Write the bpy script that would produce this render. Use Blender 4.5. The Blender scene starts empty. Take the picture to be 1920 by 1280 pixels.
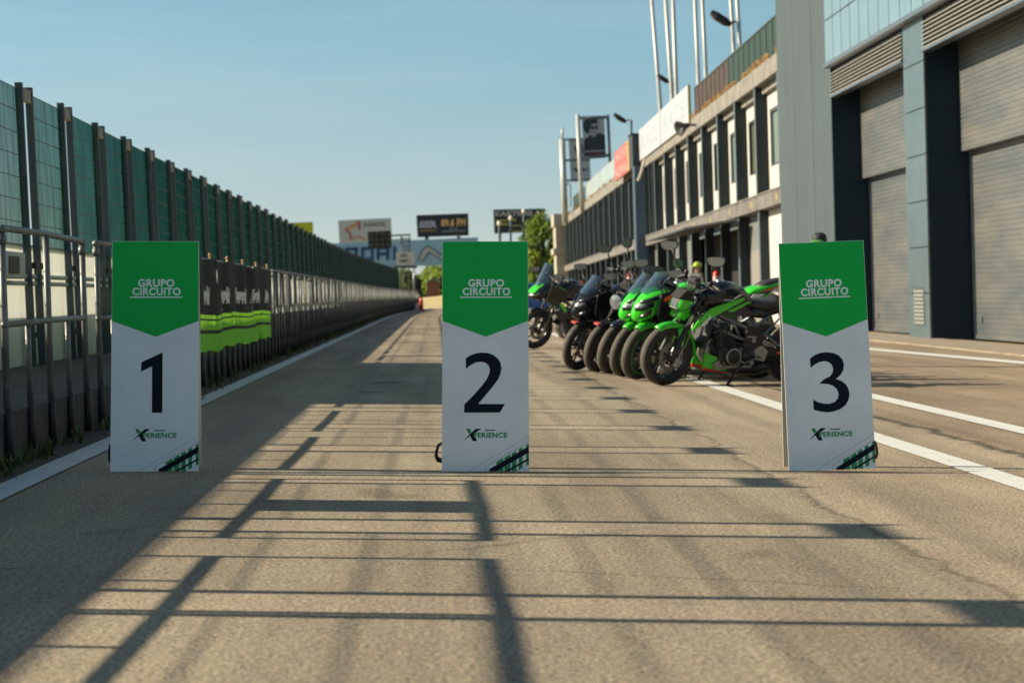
import bpy, math, random
from mathutils import Vector, Matrix, noise
rnd = random.Random(7)
R = math.radians
SC = bpy.context.scene
COL = SC.collection

# ------------------------------------------------------------------ camera, sky, sun
F_PX = 3733.0                      # focal length in pixels of a 1920 wide frame (70 mm)
CAM_H = 0.92
cam_d = bpy.data.cameras.new("camera"); cam = bpy.data.objects.new("camera", cam_d); COL.objects.link(cam)
cam_d.sensor_width = 36.0; cam_d.lens = 70.0; cam_d.clip_end = 6000; cam_d.clip_start = 0.05
yaw = math.atan(145 / F_PX); pitch = math.atan(85 / F_PX)
cam.location = (0, 0, CAM_H)
fwd = Vector((math.sin(yaw) * math.cos(pitch), math.cos(yaw) * math.cos(pitch), -math.sin(pitch)))
cam.rotation_euler = fwd.to_track_quat('-Z', 'Y').to_euler()
cam_d.dof.use_dof = True; cam_d.dof.focus_distance = 10.45; cam_d.dof.aperture_fstop = 4.6
SC.camera = cam

SUN_EL, SUN_AZ = 26.9, 7.0
sd = Vector((math.cos(R(SUN_AZ)) * math.cos(R(SUN_EL)), -math.sin(R(SUN_AZ)) * math.cos(R(SUN_EL)), -math.sin(R(SUN_EL))))
w = bpy.data.worlds.new("World"); SC.world = w; w.use_nodes = True
nt = w.node_tree; bg = nt.nodes["Background"]
sky = nt.nodes.new("ShaderNodeTexSky"); sky.sky_type = 'NISHITA'; sky.sun_disc = False
sky.sun_elevation = R(SUN_EL); sky.sun_rotation = R(-(90 - SUN_AZ))
sky.air_density = 0.7; sky.dust_density = 0.6; sky.ozone_density = 1.4; sky.altitude = 300
tint = nt.nodes.new("ShaderNodeMixRGB"); tint.blend_type = 'MULTIPLY'; tint.inputs[0].default_value = 1.0; tint.inputs[2].default_value = (0.97, 1.07, 0.94, 1)
nt.links.new(sky.outputs[0], tint.inputs[1])
tc = nt.nodes.new("ShaderNodeTexCoord"); sx_ = nt.nodes.new("ShaderNodeSeparateXYZ"); nt.links.new(tc.outputs["Generated"], sx_.inputs[0])
tr_ = nt.nodes.new("ShaderNodeValToRGB"); te = tr_.color_ramp.elements; te[0].position = 0.0; te[0].color = (1.02, 1.03, 1.12, 1); te[1].position = 1.0; te[1].color = (0.98, 1.12, 1.0, 1)
for p_, c_ in ((0.043, (0.93, 0.92, 0.88)), (0.08, (0.96, 0.99, 0.87)), (0.135, (0.98, 1.15, 0.95))):
    k_ = te.new(p_); k_.color = (*c_, 1)
nt.links.new(sx_.outputs[2], tr_.inputs[0]); nt.links.new(tr_.outputs[0], tint.inputs[2])
# faint thin cirrus
mpw = nt.nodes.new("ShaderNodeMapping"); mpw.inputs["Scale"].default_value = (3.0, 3.0, 26.0); mpw.inputs["Rotation"].default_value = (0.05, 0.10, 0)
cn = nt.nodes.new("ShaderNodeTexNoise"); cn.inputs["Scale"].default_value = 1.6; cn.inputs["Detail"].default_value = 7; cn.inputs["Roughness"].default_value = 0.6
nt.links.new(tc.outputs["Generated"], mpw.inputs[0]); nt.links.new(mpw.outputs[0], cn.inputs["Vector"])
cr = nt.nodes.new("ShaderNodeValToRGB"); cr.color_ramp.elements[0].position = 0.48; cr.color_ramp.elements[0].color = (0, 0, 0, 1); cr.color_ramp.elements[1].position = 0.8; cr.color_ramp.elements[1].color = (0.20, 0.20, 0.20, 1)
nt.links.new(cn.outputs[0], cr.inputs[0]); cmx = nt.nodes.new("ShaderNodeMixRGB"); cmx.inputs[2].default_value = (5.0, 5.5, 5.5, 1)
nt.links.new(cr.outputs[0], cmx.inputs[0]); nt.links.new(tint.outputs[0], cmx.inputs[1]); nt.links.new(cmx.outputs[0], bg.inputs[0]); bg.inputs[1].default_value = 0.064
sl = bpy.data.lights.new("sun", 'SUN'); sl.energy = 5.0; sl.angle = R(0.53); sl.color = (1.0, 0.86, 0.63)
so = bpy.data.objects.new("sun", sl); COL.objects.link(so); so.rotation_euler = sd.to_track_quat('-Z', 'Y').to_euler()
so.location = (-30, 5, 20)
SC.view_settings.view_transform = 'Standard'; SC.view_settings.look = 'None'
SC.view_settings.exposure = 1.0; SC.view_settings.gamma = 1.0
SC.cycles.max_bounces = 8; SC.cycles.transparent_max_bounces = 24

# ------------------------------------------------------------------ materials
MATS = {}
def M(name, col, rough=0.6, metal=0.0, var=0.12, scale=6.0, bump=0.0, coat=0.0, col2=None, stretch=None, spec=None):
    if name in MATS: return MATS[name]
    m = bpy.data.materials.new(name); m.use_nodes = True
    n = m.node_tree; b = n.nodes["Principled BSDF"]
    b.inputs["Roughness"].default_value = rough; b.inputs["Metallic"].default_value = metal
    if coat: b.inputs["Coat Weight"].default_value = coat; b.inputs["Coat Roughness"].default_value = 0.05
    if spec is not None: b.inputs["Specular IOR Level"].default_value = spec
    if var > 0 or bump > 0 or col2:
        g = n.nodes.new("ShaderNodeNewGeometry"); mp = n.nodes.new("ShaderNodeMapping")
        n.links.new(g.outputs["Position"], mp.inputs[0])
        if stretch: mp.inputs["Scale"].default_value = stretch
        t = n.nodes.new("ShaderNodeTexNoise"); t.inputs["Scale"].default_value = scale; t.inputs["Detail"].default_value = 5
        t.inputs["Roughness"].default_value = 0.65
        n.links.new(mp.outputs[0], t.inputs["Vector"])
        r = n.nodes.new("ShaderNodeValToRGB"); r.color_ramp.elements[0].position = 0.3; r.color_ramp.elements[1].position = 0.7
        c2 = col2 or [c * (1 - 2 * var) for c in col]
        c1 = col if col2 else [min(1, c * (1 + var)) for c in col]
        r.color_ramp.elements[0].color = (*c2, 1); r.color_ramp.elements[1].color = (*c1, 1)
        n.links.new(t.outputs[0], r.inputs[0]); n.links.new(r.outputs[0], b.inputs["Base Color"])
        if bump > 0:
            bp = n.nodes.new("ShaderNodeBump"); bp.inputs["Strength"].default_value = bump; bp.inputs["Distance"].default_value = 0.01
            n.links.new(t.outputs[0], bp.inputs["Height"]); n.links.new(bp.outputs[0], b.inputs["Normal"])
    else:
        b.inputs["Base Color"].default_value = (*col, 1)
    MATS[name] = m; return m

K_GREEN = M("paint_lime_green", (0.035, 0.50, 0.015), 0.25, 0, 0.03, 8, coat=0.7)
K_BLACK = M("paint_black", (0.008, 0.009, 0.012), 0.25, 0, 0.0, coat=0.5, spec=0.3)
K_NAVY = M("paint_navy_black", (0.010, 0.015, 0.028), 0.25, 0.0, 0.0, coat=0.5, spec=0.3)
PLASTIC = M("black_plastic", (0.018, 0.018, 0.019), 0.5, 0, 0.1)
SEATM = M("seat_vinyl", (0.03, 0.028, 0.026), 0.45, 0, 0.1, 20)
TYRE = M("tyre_rubber", (0.028, 0.025, 0.023), 0.75, 0, 0.2, 30)
TREAD = M("tyre_tread_dusty", (0.085, 0.074, 0.064), 0.85, 0, 0.25, 40)
STEEL = M("steel", (0.45, 0.45, 0.45), 0.3, 1.0, 0.1, 20)
ALU = M("cast_aluminium", (0.40, 0.39, 0.37), 0.42, 0.9, 0.15, 30)
DARKMET = M("dark_engine_metal", (0.05, 0.05, 0.05), 0.42, 0.7, 0.2, 30)
FRAMEG = M("frame_grey", (0.16, 0.18, 0.21), 0.35, 0.6, 0.05)
ORANGE = M("orange_sticker", (0.75, 0.12, 0.02), 0.4, 0, 0.0)
REDP = M("red_paint", (0.55, 0.03, 0.025), 0.35, 0, 0.05)
WHITEP = M("white_decal", (0.75, 0.75, 0.73), 0.4, 0, 0.0)
BLUEP = M("blue_paint", (0.03, 0.13, 0.40), 0.5, 0, 0.1)
MIRROR = M("mirror_glass", (0.20, 0.21, 0.20), 0.30, 0.2, 0.0)
DISCM = M("brake_disc_metal", (0.16, 0.155, 0.15), 0.38, 0.6, 0.1, 30)
def emis_glass(name, col, a, rough=0.05):
    m = bpy.data.materials.new(name); m.use_nodes = True; n = m.node_tree
    b = n.nodes["Principled BSDF"]; b.inputs["Base Color"].default_value = (*col, 1); b.inputs["Roughness"].default_value = rough
    t = n.nodes.new("ShaderNodeBsdfTransparent"); t.inputs[0].default_value = (0.8, 0.88, 0.95, 1)
    x = n.nodes.new("ShaderNodeMixShader"); x.inputs[0].default_value = a
    n.links.new(t.outputs[0], x.inputs[1]); n.links.new(b.outputs[0], x.inputs[2])
    n.links.new(x.outputs[0], n.nodes["Material Output"].inputs[0]); return m
SCREEN = emis_glass("tinted_windscreen", (0.10, 0.16, 0.25), 0.55)
LENS = M("headlight_lens", (0.28, 0.30, 0.32), 0.10, 0.5, 0.0)

# ------------------------------------------------------------------ mesh builder
class MB:
    def __init__(s): s.v = []; s.f = []; s.m = []; s.sm = []; s.cur = 0; s.smooth = False
    def add(s, vs, fs):
        o = len(s.v); s.v += [tuple(p) for p in vs]
        for f in fs: s.f.append([i + o for i in f]); s.m.append(s.cur); s.sm.append(s.smooth)
    def mat(s, i, smooth=None):
        s.cur = i
        if smooth is not None: s.smooth = smooth
        return s
    def box(s, a, b, M4=None, bev=0.0):
        x0, y0, z0 = a; x1, y1, z1 = b
        if bev > 0:
            vs = []; c = bev
            for (X, sx) in ((x0, 1), (x1, -1)):
                for (Y, sy) in ((y0, 1), (y1, -1)):
                    for (Z, sz) in ((z0, 1), (z1, -1)):
                        vs += [(X + sx * c, Y + sy * c, Z), (X + sx * c, Y, Z + sz * c), (X, Y + sy * c, Z + sz * c)]
            import itertools
            # convex hull by bmesh
            import bmesh
            bm = bmesh.new(); [bm.verts.new(p) for p in vs]
            bmesh.ops.convex_hull(bm, input=list(bm.verts)); bmesh.ops.dissolve_limit(bm, angle_limit=0.02, verts=list(bm.verts), edges=list(bm.edges))
            bm.verts.index_update()
            vs = [v.co.copy() for v in bm.verts]; fs = [[v.index for v in f.verts] for f in bm.faces]; bm.free()
        else:
            vs = [Vector(p) for p in ((x0, y0, z0), (x1, y0, z0), (x1, y1, z0), (x0, y1, z0), (x0, y0, z1), (x1, y0, z1), (x1, y1, z1), (x0, y1, z1))]
            fs = [(3, 2, 1, 0), (4, 5, 6, 7), (0, 1, 5, 4), (1, 2, 6, 5), (2, 3, 7, 6), (3, 0, 4, 7)]
        if M4: vs = [M4 @ Vector(p) for p in vs]
        s.add(vs, fs); return s
    def tube(s, pts, r, n=10, cap=True):
        pts = [Vector(p) for p in pts]
        rs = r if isinstance(r, (list, tuple)) else [r] * len(pts)
        vs = []; prev = None
        for i, p in enumerate(pts):
            d = (pts[min(i + 1, len(pts) - 1)] - pts[max(i - 1, 0)]).normalized()
            if prev is None: u = d.orthogonal().normalized()
            else:
                u = prev - d * prev.dot(d); u = u.normalized() if u.length > 1e-6 else d.orthogonal().normalized()
            prev = u; vv = d.cross(u)
            for k in range(n):
                a = 2 * math.pi * k / n; vs.append(p + (u * math.cos(a) + vv * math.sin(a)) * rs[i])
        fs = []
        for i in range(len(pts) - 1):
            for k in range(n): fs.append((i * n + k, i * n + (k + 1) % n, (i + 1) * n + (k + 1) % n, (i + 1) * n + k))
        if cap: fs.append(tuple(range(n - 1, -1, -1))); fs.append(tuple((len(pts) - 1) * n + k for k in range(n)))
        s.add(vs, fs); return s
    def lathe(s, prof, n=32, axis='y', c=(0, 0, 0), closed=False, M4=None):
        # prof: (radius, offset along axis)
        vs = []; fs = []; c = Vector(c)
        for (r, h) in prof:
            for k in range(n):
                a = 2 * math.pi * k / n; x, y = r * math.cos(a), r * math.sin(a)
                p = {'y': (x, h, y), 'z': (x, y, h), 'x': (h, x, y)}[axis]
                p = Vector(p)
                if M4: p = M4 @ p
                vs.append(p + c)
        m = len(prof)
        for i in range(m if closed else m - 1):
            j = (i + 1) % m
            for k in range(n): fs.append((i * n + k, i * n + (k + 1) % n, j * n + (k + 1) % n, j * n + k))
        s.add(vs, fs); return s
    def ball(s, c, r, n=12, sc=(1, 1, 1)):
        prof = [(max(1e-4, math.sin(math.pi * i / (n // 2 + 2))) , -math.cos(math.pi * i / (n // 2 + 2))) for i in range(n // 2 + 3)]
        Mx = Matrix.Diagonal((r * sc[0], r * sc[1], r * sc[2])).to_4x4()
        return s.lathe(prof, n, 'z', c, M4=Mx)
    def loft(s, secs, e=2.6, n=20, M4=None, yc=0.0):
        vs = []; fs = []
        for sec in secs:
            x, z0, z1, wd = sec[:4]; yy = sec[4] if len(sec) > 4 else yc
            zc, h = (z0 + z1) / 2, (z1 - z0) / 2
            for k in range(n):
                a = 2 * math.pi * k / n; ca, sa = math.cos(a), math.sin(a)
                p = Vector((x, yy + wd * math.copysign(abs(ca) ** (2 / e), ca), zc + h * math.copysign(abs(sa) ** (2 / e), sa)))
                vs.append(M4 @ p if M4 else p)
        for i in range(len(secs) - 1):
            for k in range(n): fs.append((i * n + k, i * n + (k + 1) % n, (i + 1) * n + (k + 1) % n, (i + 1) * n + k))
        fs.append(tuple(range(n - 1, -1, -1))); fs.append(tuple((len(secs) - 1) * n + k for k in range(n)))
        s.add(vs, fs); return s
    def prism(s, pts, fn0, fn1):
        """polygon pts (u,v); fn0/fn1 map (u,v)->3D for the two sides"""
        n = len(pts); vs = [Vector(fn0(*p)) for p in pts] + [Vector(fn1(*p)) for p in pts]
        fs = [tuple(range(n - 1, -1, -1)), tuple(range(n, 2 * n))] + [(i, (i + 1) % n, n + (i + 1) % n, n + i) for i in range(n)]
        s.add(vs, fs); return s
    def plate(s, pts, y0, y1):
        return s.prism(pts, lambda u, v: (u, y0, v), lambda u, v: (u, y1, v))
    def xf(s, fn): s.v = [tuple(fn(Vector(p))) for p in s.v]; return s
    def build(s, name, mats, parent=None):
        me = bpy.data.meshes.new(name); me.from_pydata(s.v, [], s.f)
        if not isinstance(mats, (list, tuple)): mats = [mats]
        for m in mats: me.materials.append(m)
        me.polygons.foreach_set("material_index", s.m); me.polygons.foreach_set("use_smooth", s.sm)
        me.update()
        import bmesh
        bm = bmesh.new(); bm.from_mesh(me); bmesh.ops.recalc_face_normals(bm, faces=list(bm.faces)); bm.to_mesh(me); bm.free()
        o = bpy.data.objects.new(name, me); COL.objects.link(o)
        if parent: o.parent = parent
        return o

def tag(o, label=None, cat=None, group=None, kind=None):
    if label: o["label"] = label
    if cat: o["category"] = cat
    if group: o["group"] = group
    if kind: o["kind"] = kind
    return o
def empty(name, loc=(0, 0, 0), label=None, cat=None, group=None, rot=(0, 0, 0)):
    o = bpy.data.objects.new(name, None); COL.objects.link(o); o.location = loc; o.rotation_euler = rot
    o.empty_display_size = 0.2
    return tag(o, label, cat, group)
def copy_tree(o, parent=None):
    c = o.copy(); COL.objects.link(c); c.parent = parent
    for ch in [x for x in bpy.data.objects if x.parent == o]: copy_tree(ch, c)
    return c
def text_mb(txt, height, width=None, bold=0.0, extr=0.0015, align='CENTER', shear=0.0):
    """MB with text in XY plane, cap height = height, centred in x, baseline y=0"""
    cu = bpy.data.curves.new("t", 'FONT'); cu.body = txt; cu.size = 1.0; cu.offset = bold; cu.extrude = 0.0; cu.shear = shear
    cu.resolution_u = 4; cu.space_character = 1.08
    ob = bpy.data.objects.new("t", cu); COL.objects.link(ob)
    dg = bpy.context.evaluated_depsgraph_get(); me = bpy.data.meshes.new_from_object(ob.evaluated_get(dg))
    vs = [v.co.copy() for v in me.vertices]; fs = [list(p.vertices) for p in me.polygons]
    bpy.data.objects.remove(ob); bpy.data.meshes.remove(me); bpy.data.curves.remove(cu)
    x0 = min(v.x for v in vs); x1 = max(v.x for v in vs); y0 = 0; y1 = max(v.y for v in vs)
    sy = height / (y1 - y0); sx = (width / (x1 - x0)) if width else sy
    mb = MB(); mb.add([((v.x - (x0 + x1) / 2) * sx, v.y * sy, 0) for v in vs], fs)
    return mb
def px_ground(px, py):
    d = px_dir(px, py); t = -CAM_H / d.z; return Vector((0, 0, CAM_H)) + d * t
def px_dir(px, py):
    u = (px - 960) / F_PX; v = -(py - 640) / F_PX
    right = Vector((math.cos(yaw), -math.sin(yaw), 0)); up = right.cross(fwd)
    return (fwd + right * u + up * v)
def px_at(px, py, Y):
    d = px_dir(px, py); t = Y / d.y; return Vector((0, 0, CAM_H)) + d * t
def bend(Y): return 0.0003 * (Y - 75) ** 2 if Y > 75 else 0.0

# ------------------------------------------------------------------ ground
def asphalt_mat():
    m = bpy.data.materials.new("asphalt"); m.use_nodes = True; n = m.node_tree; L = n.links.new
    b = n.nodes["Principled BSDF"]; b.inputs["Roughness"].default_value = 0.85; b.inputs["Specular IOR Level"].default_value = 0.25
    g = n.nodes.new("ShaderNodeNewGeometry")
    def noi(scale, detail=4, st=None, rough=0.6):
        t = n.nodes.new("ShaderNodeTexNoise"); t.inputs["Scale"].default_value = scale; t.inputs["Detail"].default_value = detail
        t.inputs["Roughness"].default_value = rough
        if st:
            mp = n.nodes.new("ShaderNodeMapping"); mp.inputs["Scale"].default_value = st; L(g.outputs["Position"], mp.inputs[0]); L(mp.outputs[0], t.inputs["Vector"])
        else: L(g.outputs["Position"], t.inputs["Vector"])
        return t
    def ramp(src, p0, c0, p1, c1):
        r = n.nodes.new("ShaderNodeValToRGB"); e = r.color_ramp.elements; e[0].position = p0; e[1].position = p1
        e[0].color = (*c0, 1) if len(c0) == 3 else c0; e[1].color = (*c1, 1); L(src, r.inputs[0]); return r
    def mul(a, bb, fac=1.0):
        x = n.nodes.new("ShaderNodeMixRGB"); x.blend_type = 'MULTIPLY'; x.inputs[0].default_value = fac; L(a, x.inputs[1]); L(bb, x.inputs[2]); return x.outputs[0]
    big = ramp(noi(0.35, 6).outputs[0], 0.3, (0.335, 0.285, 0.225), 0.7, (0.43, 0.372, 0.295))
    grain = ramp(noi(70, 3, rough=0.8).outputs[0], 0.36, (0.30, 0.30, 0.32), 0.60, (1.32, 1.3, 1.25))
    speck = n.nodes.new("ShaderNodeTexVoronoi"); speck.inputs["Scale"].default_value = 55; L(g.outputs["Position"], speck.inputs["Vector"])
    sp = ramp(speck.outputs["Distance"], 0.05, (1.25, 1.25, 1.22), 0.45, (0.88, 0.88, 0.88))
    wear = ramp(noi(1.3, 5, (1.0, 0.12, 1.0)).outputs[0], 0.34, (0.70, 0.69, 0.69), 0.6, (1.08, 1.08, 1.07))
    spots = ramp(noi(2.6, 6, (0.7, 1.6, 1.0), 0.75).outputs[0], 0.27, (0.55, 0.54, 0.53), 0.40, (1, 1, 1))
    stn = n.nodes.new("ShaderNodeTexVoronoi"); stn.inputs["Scale"].default_value = 95; L(g.outputs["Position"], stn.inputs["Vector"])
    sep_s = n.nodes.new("ShaderNodeSeparateColor"); L(stn.outputs["Color"], sep_s.inputs[0])
    sr = n.nodes.new("ShaderNodeValToRGB"); L(sep_s.outputs[0], sr.inputs[0]); e_ = sr.color_ramp.elements; e_[0].position = 0.0; e_[0].color = (0.62, 0.58, 0.55, 1); e_[1].position = 1.0; e_[1].color = (1.25, 1.25, 1.22, 1)
    for p_, c_ in ((0.25, (0.9, 0.88, 0.86)), (0.7, (1.02, 1.0, 0.97)), (0.86, (1.10, 0.98, 0.90))):
        k_ = e_.new(p_); k_.color = (*c_, 1)
    c = mul(mul(mul(mul(big.outputs[0], grain.outputs[0]), sp.outputs[0]), wear.outputs[0]), spots.outputs[0])
    c = mul(c, sr.outputs[0], 0.9)
    # seams between paving strips: x = const with wobble
    sep = n.nodes.new("ShaderNodeSeparateXYZ"); L(g.outputs["Position"], sep.inputs[0])
    wob = noi(0.9, 6, (0.2, 1, 1), 0.7)
    def math_(op, a, v, link2=None):
        x = n.nodes.new("ShaderNodeMath"); x.operation = op; L(a, x.inputs[0])
        if link2 is not None: L(link2, x.inputs[1])
        else: x.inputs[1].default_value = v
        return x.outputs[0]
    wv = math_('MULTIPLY', math_('SUBTRACT', wob.outputs[0], 0.5), 0.5)
    xx = math_('ADD', sep.outputs[0], 0, wv)
    brk = noi(14, 4)
    for (x0, wd, dk) in ((3.38, 0.040, 0.30), (1.74, 0.016, 0.60), (6.3, 0.02, 0.6)):
        d = math_('ABSOLUTE', math_('SUBTRACT', xx, x0), 0)
        d = math_('ADD', d, 0, math_('MULTIPLY', math_('SUBTRACT', brk.outputs[0], 0.52), 0.06))
        r = ramp(d, wd * 0.3, (dk, dk, dk), wd * 1.6, (1, 1, 1)); c = mul(c, r.outputs[0])
    # the strip on the right of the main seam is an older darker mix
    side = ramp(xx, 0.0, (1, 1, 1), 1.0, (1, 1, 1))
    ss = math_('GREATER_THAN', xx, 3.40)
    mr = n.nodes.new("ShaderNodeMixRGB"); mr.blend_type = 'MIX'; L(ss, mr.inputs[0]); mr.inputs[1].default_value = (1, 1, 1, 1); mr.inputs[2].default_value = (0.84, 0.80, 0.78, 1)
    c = mul(c, mr.outputs[0])
    tm = ramp(noi(1.0, 3, (3.2, 0.05, 1.0), 0.5).outputs[0], 0.40, (0.80, 0.80, 0.81), 0.50, (1, 1, 1)); c = mul(c, tm.outputs[0], 0.75)
    vor = n.nodes.new("ShaderNodeTexVoronoi"); vor.feature = 'DISTANCE_TO_EDGE'; vor.inputs["Scale"].default_value = 0.55
    wv2 = noi(1.7, 4); mxv = n.nodes.new("ShaderNodeMixRGB"); mxv.inputs[0].default_value = 0.22; L(g.outputs["Position"], mxv.inputs[1]); L(wv2.outputs["Color"], mxv.inputs[2]); L(mxv.outputs[0], vor.inputs["Vector"])
    ck = ramp(vor.outputs["Distance"], 0.0, (0.55, 0.55, 0.55), 0.008, (1, 1, 1)); gate = ramp(noi(0.22, 2).outputs[0], 0.50, (0, 0, 0), 0.60, (1, 1, 1))
    cmix = n.nodes.new("ShaderNodeMixRGB"); cmix.blend_type = 'MULTIPLY'; L(gate.outputs[0], cmix.inputs[0]); L(c, cmix.inputs[1]); L(ck.outputs[0], cmix.inputs[2]); c = cmix.outputs[0]
    oil = ramp(noi(1.15, 2, (1.0, 0.8, 1.0), 0.4).outputs[0], 0.22, (0.45, 0.44, 0.44), 0.30, (1, 1, 1)); c = mul(c, oil.outputs[0])
    L(c, b.inputs["Base Color"])
    bp = n.nodes.new("ShaderNodeBump"); bp.inputs["Strength"].default_value = 0.55; bp.inputs["Distance"].default_value = 0.004
    L(noi(90, 3, rough=0.8).outputs[0], bp.inputs["Height"]); L(bp.outputs[0], b.inputs["Normal"])
    return m
ASPH = asphalt_mat()
DIRT = M("dirt_verge", (0.10, 0.085, 0.065), 0.95, 0, 0.35, 14, 0.5)
CONC = M("weathered_concrete", (0.26, 0.25, 0.23), 0.85, 0, 0.25, 3, 0.3)
DCONC = M("dark_stained_concrete", (0.045, 0.045, 0.045), 0.85, 0, 0.35, 5, 0.4, stretch=(1, 1, 0.3))
DRYG = M("dry_grass_ground", (0.42, 0.34, 0.16), 0.95, 0, 0.2, 0.8, col2=(0.22, 0.22, 0.08))

# one ground sheet to the horizon
mb = MB(); mb.add([(-3000, -60, -0.03), (3000, -60, -0.03), (3000, 5000, -0.03), (-3000, 5000, -0.03)], [(0, 1, 2, 3)])
tag(mb.build("ground", DRYG), kind="structure")
# pit lane sheet (bends right at the far end)
mb = MB(); ys = [-20, 20, 60] + list(range(70, 156, 5)); vs = []
for Y in ys: vs += [(-2.335 + bend(Y), Y, 0), (10.7 if Y < 60 else 11.6, Y, 0)]
mb.add(vs, [(2 * i, 2 * i + 1, 2 * i + 3, 2 * i + 2) for i in range(len(ys) - 1)])
tag(mb.build("pit_lane", ASPH), kind="structure")
# verge of dirt under the rail
mb = MB(); vs = []
for Y in ys:
    wob = 0.03 * math.sin(Y)
    vs += [(-2.333 + bend(Y), Y, 0.004), (-2.135 + wob * .5 + bend(Y), Y, 0.004)]
mb.add(vs, [(2 * i, 2 * i + 1, 2 * i + 3, 2 * i + 2) for i in range(len(ys) - 1)])
tag(mb.build("verge", DIRT), kind="structure")
def line_mat():
    m = bpy.data.materials.new("worn_white_line"); m.use_nodes = True; n = m.node_tree; L = n.links.new
    b = n.nodes["Principled BSDF"]; b.inputs["Roughness"].default_value = 0.6
    g = n.nodes.new("ShaderNodeNewGeometry"); t = n.nodes.new("ShaderNodeTexNoise"); t.inputs["Scale"].default_value = 9; t.inputs["Detail"].default_value = 8; t.inputs["Roughness"].default_value = 0.75
    L(g.outputs["Position"], t.inputs["Vector"]); r = n.nodes.new("ShaderNodeValToRGB"); e = r.color_ramp.elements
    e[0].position = 0.30; e[0].color = (0.22, 0.2, 0.17, 1); e[1].position = 0.42; e[1].color = (0.56, 0.56, 0.54, 1); e2 = r.color_ramp.elements.new(0.75); e2.color = (0.66, 0.66, 0.64, 1)
    L(t.outputs[0], r.inputs[0]); L(r.outputs[0], b.inputs["Base Color"]); return m
WLINE = line_mat()
def strip(pts, wd, name="lane_marking", z=0.008):
    mb = MB(); vs = []
    for (x, y) in pts: vs += [(x - wd / 2, y, z), (x + wd / 2, y, z)]
    mb.add(vs, [(2 * i, 2 * i + 1, 2 * i + 3, 2 * i + 2) for i in range(len(pts) - 1)])
    return tag(mb.build(name, WLINE), kind="structure")
def wobl(x, y, a=0.012): return x + a * noise.noise(Vector((x, y * 0.6, 3)))
strip([(wobl(-2.03, Y) + bend(Y), Y) for Y in ([-10 + 1.0 * i for i in range(85)] + list(range(75, 152, 4)))], 0.17)
strip([(wobl(2.86, Y), Y) for Y in [-10 + 1.0 * i for i in range(150)]], 0.19)
strip([(wobl(4.0, Y), Y) for Y in [-10 + 1.0 * i for i in range(150)]], 0.20)
strip([(7.95 - 0.09 * (Y - 19) / 5 * 1.0 + 0.3, Y) for Y in (15, 20, 26.5)] + [(7.35, 36), (7.2, 60)], 0.40)
# apron in front of the garages
mb = MB(); mb.box((9.0, -20, -0.02), (10.75, 60, 0.022))
tag(mb.build("pavement", M("apron_concrete", (0.27, 0.22, 0.17), 0.9, 0, 0.25, 2.5, 0.2)), kind="structure")

# ------------------------------------------------------------------ left: walkway, white wall, fence
def leftx(x, Y, z, lean=0.028): return Vector((x + bend(Y) - lean * z, Y, z))
def segY(y0, y1, st=4.0):
    k = max(1, int(math.ceil((y1 - y0) / st))); return [y0 + (y1 - y0) * i / k for i in range(k + 1)]
def longbox(mb, x0, x1, z0, z1, y0, y1, lean=0.0, st=4.0):
    for a, b in zip(segY(y0, y1, st)[:-1], segY(y0, y1, st)[1:]):
        P = lambda x, Y, z: leftx(x, Y, z, lean)
        mb.add([P(x0, a, z0), P(x1, a, z0), P(x1, b, z0), P(x0, b, z0), P(x0, a, z1), P(x1, a, z1), P(x1, b, z1), P(x0, b, z1)],
               [(3, 2, 1, 0), (4, 5, 6, 7), (0, 1, 5, 4), (1, 2, 6, 5), (2, 3, 7, 6), (3, 0, 4, 7)])
    return mb
mb = MB(); longbox(mb, -3.74, -2.335, -0.02, 0.285, -20, 140)
tag(mb.build("pavement", M("walkway_asphalt", (0.07, 0.068, 0.065), 0.9, 0, 0.3, 5, 0.5)), kind="structure")
mb = MB(); longbox(mb, -2.335, -2.305, -0.02, 0.29, -20, 138)
tag(mb.build("low_wall", DCONC), "dark stained concrete kerb wall under the pipe handrails", "kerb wall")
mb = MB(); longbox(mb, -2.40, -2.365, 0.29, 0.69, 28.0, 138)
tag(mb.build("parapet", M("grey_parapet", (0.17, 0.17, 0.165), 0.85, 0, 0.25, 4)), "grey parapet behind the handrails beyond the black flags", "parapet")
# white wall in panels
WALLW = M("white_wall_sheet", (0.85, 0.84, 0.79), 0.75, 0, 0.12, 2.5, 0.1, stretch=(1, 1, 0.25))
_n = WALLW.node_tree; _t = _n.nodes.new("ShaderNodeBsdfTranslucent"); _t.inputs[0].default_value = (0.9, 0.9, 0.84, 1); _x = _n.nodes.new("ShaderNodeMixShader"); _x.inputs[0].default_value = 0.19
_n.links.new(_n.nodes["Principled BSDF"].outputs[0], _x.inputs[1]); _n.links.new(_t.outputs[0], _x.inputs[2]); _n.links.new(_x.outputs[0], _n.nodes["Material Output"].inputs[0])
wall = empty("white_wall", (-3.75, 18, 0), "long white panelled wall standing under the green screen fence", "wall")
mb = MB()
Y = -6.0
while Y < 140:
    P = lambda x, y, z: leftx(x, y, z, 0.02)
    mb.add([P(-3.745, Y, .285), P(-3.745, Y + .64, .285), P(-3.745, Y + .64, 1.37), P(-3.745, Y, 1.37)], [(0, 1, 2, 3)])
    mb.add([P(-3.745, Y + .64, .285), P(-3.770, Y + .648, .285), P(-3.770, Y + .667, .285), P(-3.745, Y + .675, .285), P(-3.745, Y + .64, 1.37), P(-3.770, Y + .648, 1.37), P(-3.770, Y + .667, 1.37), P(-3.745, Y + .675, 1.37)], [(0, 1, 5, 4), (1, 2, 6, 5), (2, 3, 7, 6)])
    Y += 0.675
mb.xf(lambda p: p - Vector((-3.75, 18, 0))); mb.build("wall_panel", WALLW, wall)
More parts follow.
